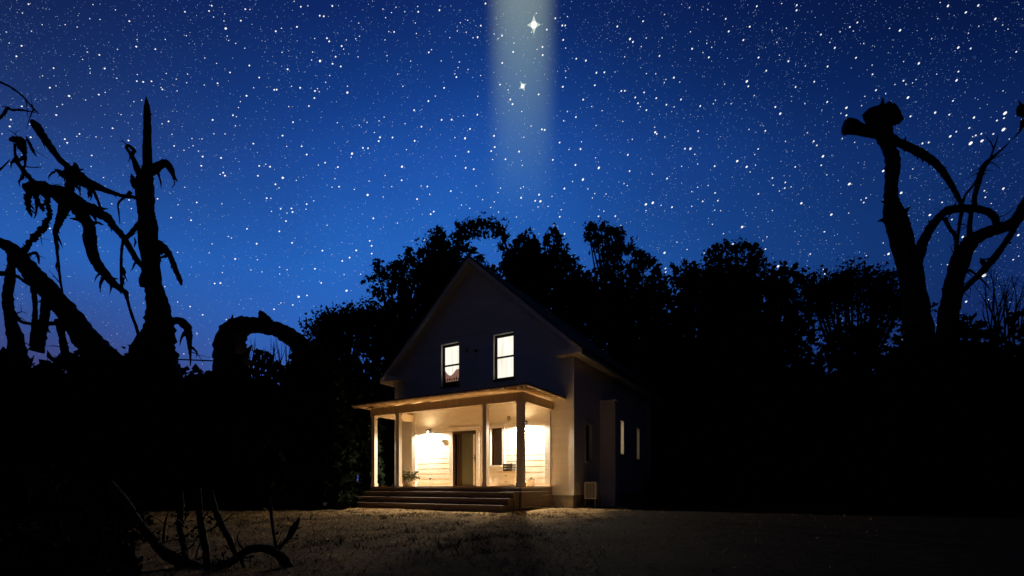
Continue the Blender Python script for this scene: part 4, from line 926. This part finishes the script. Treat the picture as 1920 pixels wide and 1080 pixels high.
tree('broadleaf_tree', 'wide rounded dark tree standing right of the blocky tall tree',
     [(1262, 498, 7), (1268, 512, 9), (1284, 494, 8), (1284, 508, 11), (1275, 530, 14), (1300, 498, 12), (1308, 512, 18), (1330, 476, 14), (1345, 464, 11), (1360, 462, 12), (1378, 466, 14), (1398, 462, 12), (1412, 464, 11), (1424, 478, 12), (1430, 492, 12), (1345, 482, 20), (1380, 486, 26), (1410, 490, 22), (1360, 515, 40), (1405, 525, 40), (1440, 515, 14), (1448, 530, 16), (1325, 525, 36), (1465, 540, 14), (1478, 550, 12), (1488, 552, 8), (1290, 545, 20), (1280, 570, 24), (1330, 570, 44), (1400, 575, 48), (1455, 565, 24)], 30, .22, 8, 1375, fill_w=(1275, 1470))

def fan_tree(name, label, cx, base_y, tips, Y, group, spread=.42):
    root = thing(name, label, 'tree', (px(cx, 912, Y).x, Y, 0), 0, group, world=True)
    m = MB(); b0 = Vector((px(cx, 912, Y).x, Y, -.1)); fk = px(cx, base_y + 120, Y)
    m.tube([(b0, .26), (fk, .2)], 8, .1, sub=1); m.build('trunk', M['bark_dark'], root)
    fol = MB()
    for tx, ty in tips:
        m = MB(); dY = random.uniform(-1, 1); e = px(tx, ty, Y + dY); mid = px(cx + (tx - cx) * .72, base_y + (ty - base_y) * .25, Y + dY * .5)
        m.tube([(fk, .09), (mid, .06), (mid.lerp(e, .5) + Vector((random.gauss(0, .15), 0, 0)), .045), (e, .02)], 6, .1)
        for k in range(6):
            e2 = e + Vector((random.gauss(0, spread), random.gauss(0, .4), random.uniform(-.35, .5 * spread))); m.tube([(mid.lerp(e, .25 + .12 * k), .03), (e2, .01)], 5, sub=1)
            for j in range(60): fol.leaf(e2 - Vector((0, 0, .25 + .16 * k)) * random.random() + Vector((random.gauss(0, .22), random.gauss(0, .24), random.gauss(0, .2))), .21, .55, .5)
        for j in range(60):
            q_ = mid.lerp(e, random.uniform(-.55, .7)); fol.leaf(q_ + Vector((random.gauss(0, .2), random.gauss(0, .3), random.gauss(0, .2))), .22, .55, .5)
        m.build('limb', M['bark_dark'], root)
    fol.build('crown', M['leaf2'], root)
    return root
tips = [(1528, 545), (1520, 560), (1535, 530), (1550, 518), (1565, 522), (1580, 515), (1596, 512), (1612, 514), (1628, 516), (1642, 522), (1656, 532), (1668, 540), (1680, 552), (1690, 566), (1560, 540), (1590, 535), (1620, 538), (1650, 550), (1540, 560), (1672, 566)]
fan_tree('fan_shaped_tree', 'fan shaped dark tree with upright limbs left of the right dead tree', 1602, 640, tips, 24, 'fan shaped trees at the wood edge')
tips = [(602, 612), (610, 602), (619, 592), (630, 587), (642, 583), (654, 588), (666, 582), (676, 588), (600, 624), (616, 610), (638, 602), (660, 605), (688, 598)]
fan_tree('fan_shaped_tree', 'small fan shaped dark tree at the left end of the tall trees', 640, 665, tips, 25, 'fan shaped trees at the wood edge', .26)

# dense shrubs
def shrub(label, x0, x1, top, Y, n=1500, leaf=.30, group='dark shrubs around the yard', prof=None, mt='leaf2'):
    cx = (x0 + x1) / 2
    root = thing('leafy_shrub', label, 'shrub', (px(cx, 912, Y).x, Y, 0), 0, group, world=True)
    Hh = px(0, top, Y).z; a = (x1 - x0) / 2 / F * Y; X0 = px(cx, 912, Y).x
    m = MB()
    for i in range(8):
        t_ = Vector((X0 + random.uniform(-.7, .7) * a, Y + random.uniform(-.5, .5), Hh * random.uniform(.6, .9)))
        m.tube([(Vector((X0 + random.uniform(-.2, .2), Y, -.05)), .06), ((t_ + Vector((X0, Y, 0))) / 2 + Vector((0, 0, .3)), .045), (t_, .015)], 6, .1)
    m.build('stem', M['bark_dark'], root)
    m = MB(); bumps = [(random.uniform(-1, 1), random.uniform(.0, .16)) for k in range(7)]
    for i in range(n):
        u = random.uniform(-1, 1); hh = (1 - abs(u) ** 3.2) ** .6
        hh = min(1.0, hh * (.86 + .14 * noise.noise(Vector((u * 3.1, cx, 0))) + max(0, .14 - .5 * min(abs(u - b[0]) for b in bumps))))
        z = Hh * hh * (random.random() ** .75)
        dd = min(1.3, a * .8)
        m.leaf(Vector((X0 + u * a, Y + random.uniform(-dd, dd) * (1 - .5 * z / Hh), max(.03, z))), leaf * random.uniform(.7, 1.3) * (1.25 if z < Hh * .7 else .85), .7)
    m.build('foliage', M[mt], root)
    return root
GS = 'dark shrubs around the yard'
shrub('black shrub at the far left edge under the leaning trunk', -120, 90, 630, 15.6, 3200, .34)
shrub('black shrub between the leaning trunk and the pointed dead tree', 60, 250, 664, 15.3, 3200, .32)
shrub('black mounded shrub at the foot of the pointed dead tree', 212, 345, 640, 15.5, 2600, .30)
shrub('low black shrub just right of the pointed dead tree', 318, 400, 692, 15.3, 1700, .28)
shrub('black shrub at the foot of the bent log', 386, 486, 655, 15.3, 2200, .30)
shrub('black shrub behind the hole under the bent log', 440, 590, 652, 17.6, 2600, .32)
shrub('broad black shrub below the small fan shaped tree', 540, 720, 622, 19.5, 3400, .38)
shrub('black shrub left of the porch steps', 528, 654, 634, 15.4, 3400, .32)
shrub('low black shrub at the left yard edge below the bent log', 380, 570, 735, 15.2, 2600, .32)
shrub('low black shrub at the left yard edge below the dead tree', 215, 400, 735, 14.9, 2600, .32)
shrub('low black shrub at the left yard edge below the leaning trunk', 20, 235, 735, 14.4, 2800, .32)
shrub('low dark shrub in the lower left foreground', -60, 150, 870, 7.0, 1900, .20)
shrub('small dark shrub beside the foreground dead shrub', 90, 240, 915, 8.4, 1300, .18)
shrub('black shrub behind the side wall of the house', 1165, 1340, 585, 27, 4200, .48)
shrub('tall black shrub right of the house below the wide tree', 1290, 1470, 582, 23, 3800, .42)
shrub('black shrub below the gap left of the fan tree', 1420, 1560, 588, 21, 3000, .40)
shrub('black shrub below the fan shaped tree', 1510, 1710, 604, 20, 3600, .38)
shrub('black shrub at the foot of the blunt dead tree', 1640, 1790, 604, 15.3, 3000, .33)
shrub('black shrub at the foot of the forked dead tree', 1750, 1880, 594, 15.0, 3000, .32)
shrub('black shrub at the far right edge', 1850, 2040, 578, 15.5, 3200, .32)
shrub('low black shrub at the right yard edge near the house', 1225, 1400, 800, 19, 2400, .36)
shrub('low black shrub at the right yard edge below the fan tree', 1380, 1620, 760, 16.5, 2800, .34)
shrub('low black shrub at the right yard edge below the dead trees', 1600, 1850, 760, 14.2, 3000, .32)
# bare twiggy bush behind the forked tree
tb = thing('twiggy_bush', 'bare twiggy bush behind the forked dead tree at the right edge', 'shrub', (px(1880, 912, 18.0).x, 18.0, 0), world=True)
for i in range(26):
    m = MB(); bx = random.uniform(1855, 1915); tx = bx + random.gauss(0, 34); ty = random.uniform(500, 585)
    b0 = px(bx, 640, 18.0); e = px(tx, ty, 18.0 + random.uniform(-.6, .6)); mid = b0.lerp(e, .55) + Vector((random.gauss(0, .12), 0, .1))
    m.tube([(b0, .028), (mid, .018), (e, .006)], 5, .1)
    for k in range(4):
        s0 = mid.lerp(e, random.random()); m.tube([(s0, .01), (s0 + Vector((random.gauss(0, .25), random.gauss(0, .2), random.uniform(.0, .35))), .004)], 4, sub=1)
    m.build('twig', M['bark_dark'], tb)
m = MB()
for i in range(6):
    m.tube([(Vector((px(1880, 912, 18.0).x + random.uniform(-.2, .2), 18.0, -.05)), .05), (px(random.uniform(1855, 1915), 640, 18.0), .03)], 6, sub=1)
m.build('stem', M['bark_dark'], tb)

# far wood closing the gaps
fwd = MB()
for i in range(150):
    az = R_(-62 + 124 * i / 149 + random.uniform(-.4, .4)); Rr = random.uniform(44, 58)
    x, y = math.sin(az) * Rr, math.cos(az) * Rr; h = random.uniform(8.3, 10.2)
    for k in range(230):
        z = h * random.random() ** .8
        fwd.leaf(Vector((x + random.gauss(0, 1.3), y + random.gauss(0, 1.3), z)), random.uniform(.7, 1.2), .7)
tag(fwd.build('far_wood', M['leaf2']), 'low black line of far woodland behind the yard', 'wood', kind='stuff')

# ------------------------------------------------------------------ render settings
for o in list(bpy.data.objects):
    if '_world' in o: del o['_world']
scene.view_settings.view_transform = 'Standard'; scene.view_settings.look = 'None'
scene.view_settings.exposure = 0; scene.view_settings.gamma = 1; scene.view_settings.use_curve_mapping = False
cy = scene.cycles
cy.max_bounces = 8; cy.diffuse_bounces = 6; cy.glossy_bounces = 3; cy.transmission_bounces = 2; cy.volume_bounces = 0
cy.sample_clamp_indirect = 8; cy.use_denoising = True; cy.denoiser = 'OPENIMAGEDENOISE'
cy.volume_step_rate = 1.0; cy.caustics_reflective = False; cy.caustics_refractive = False
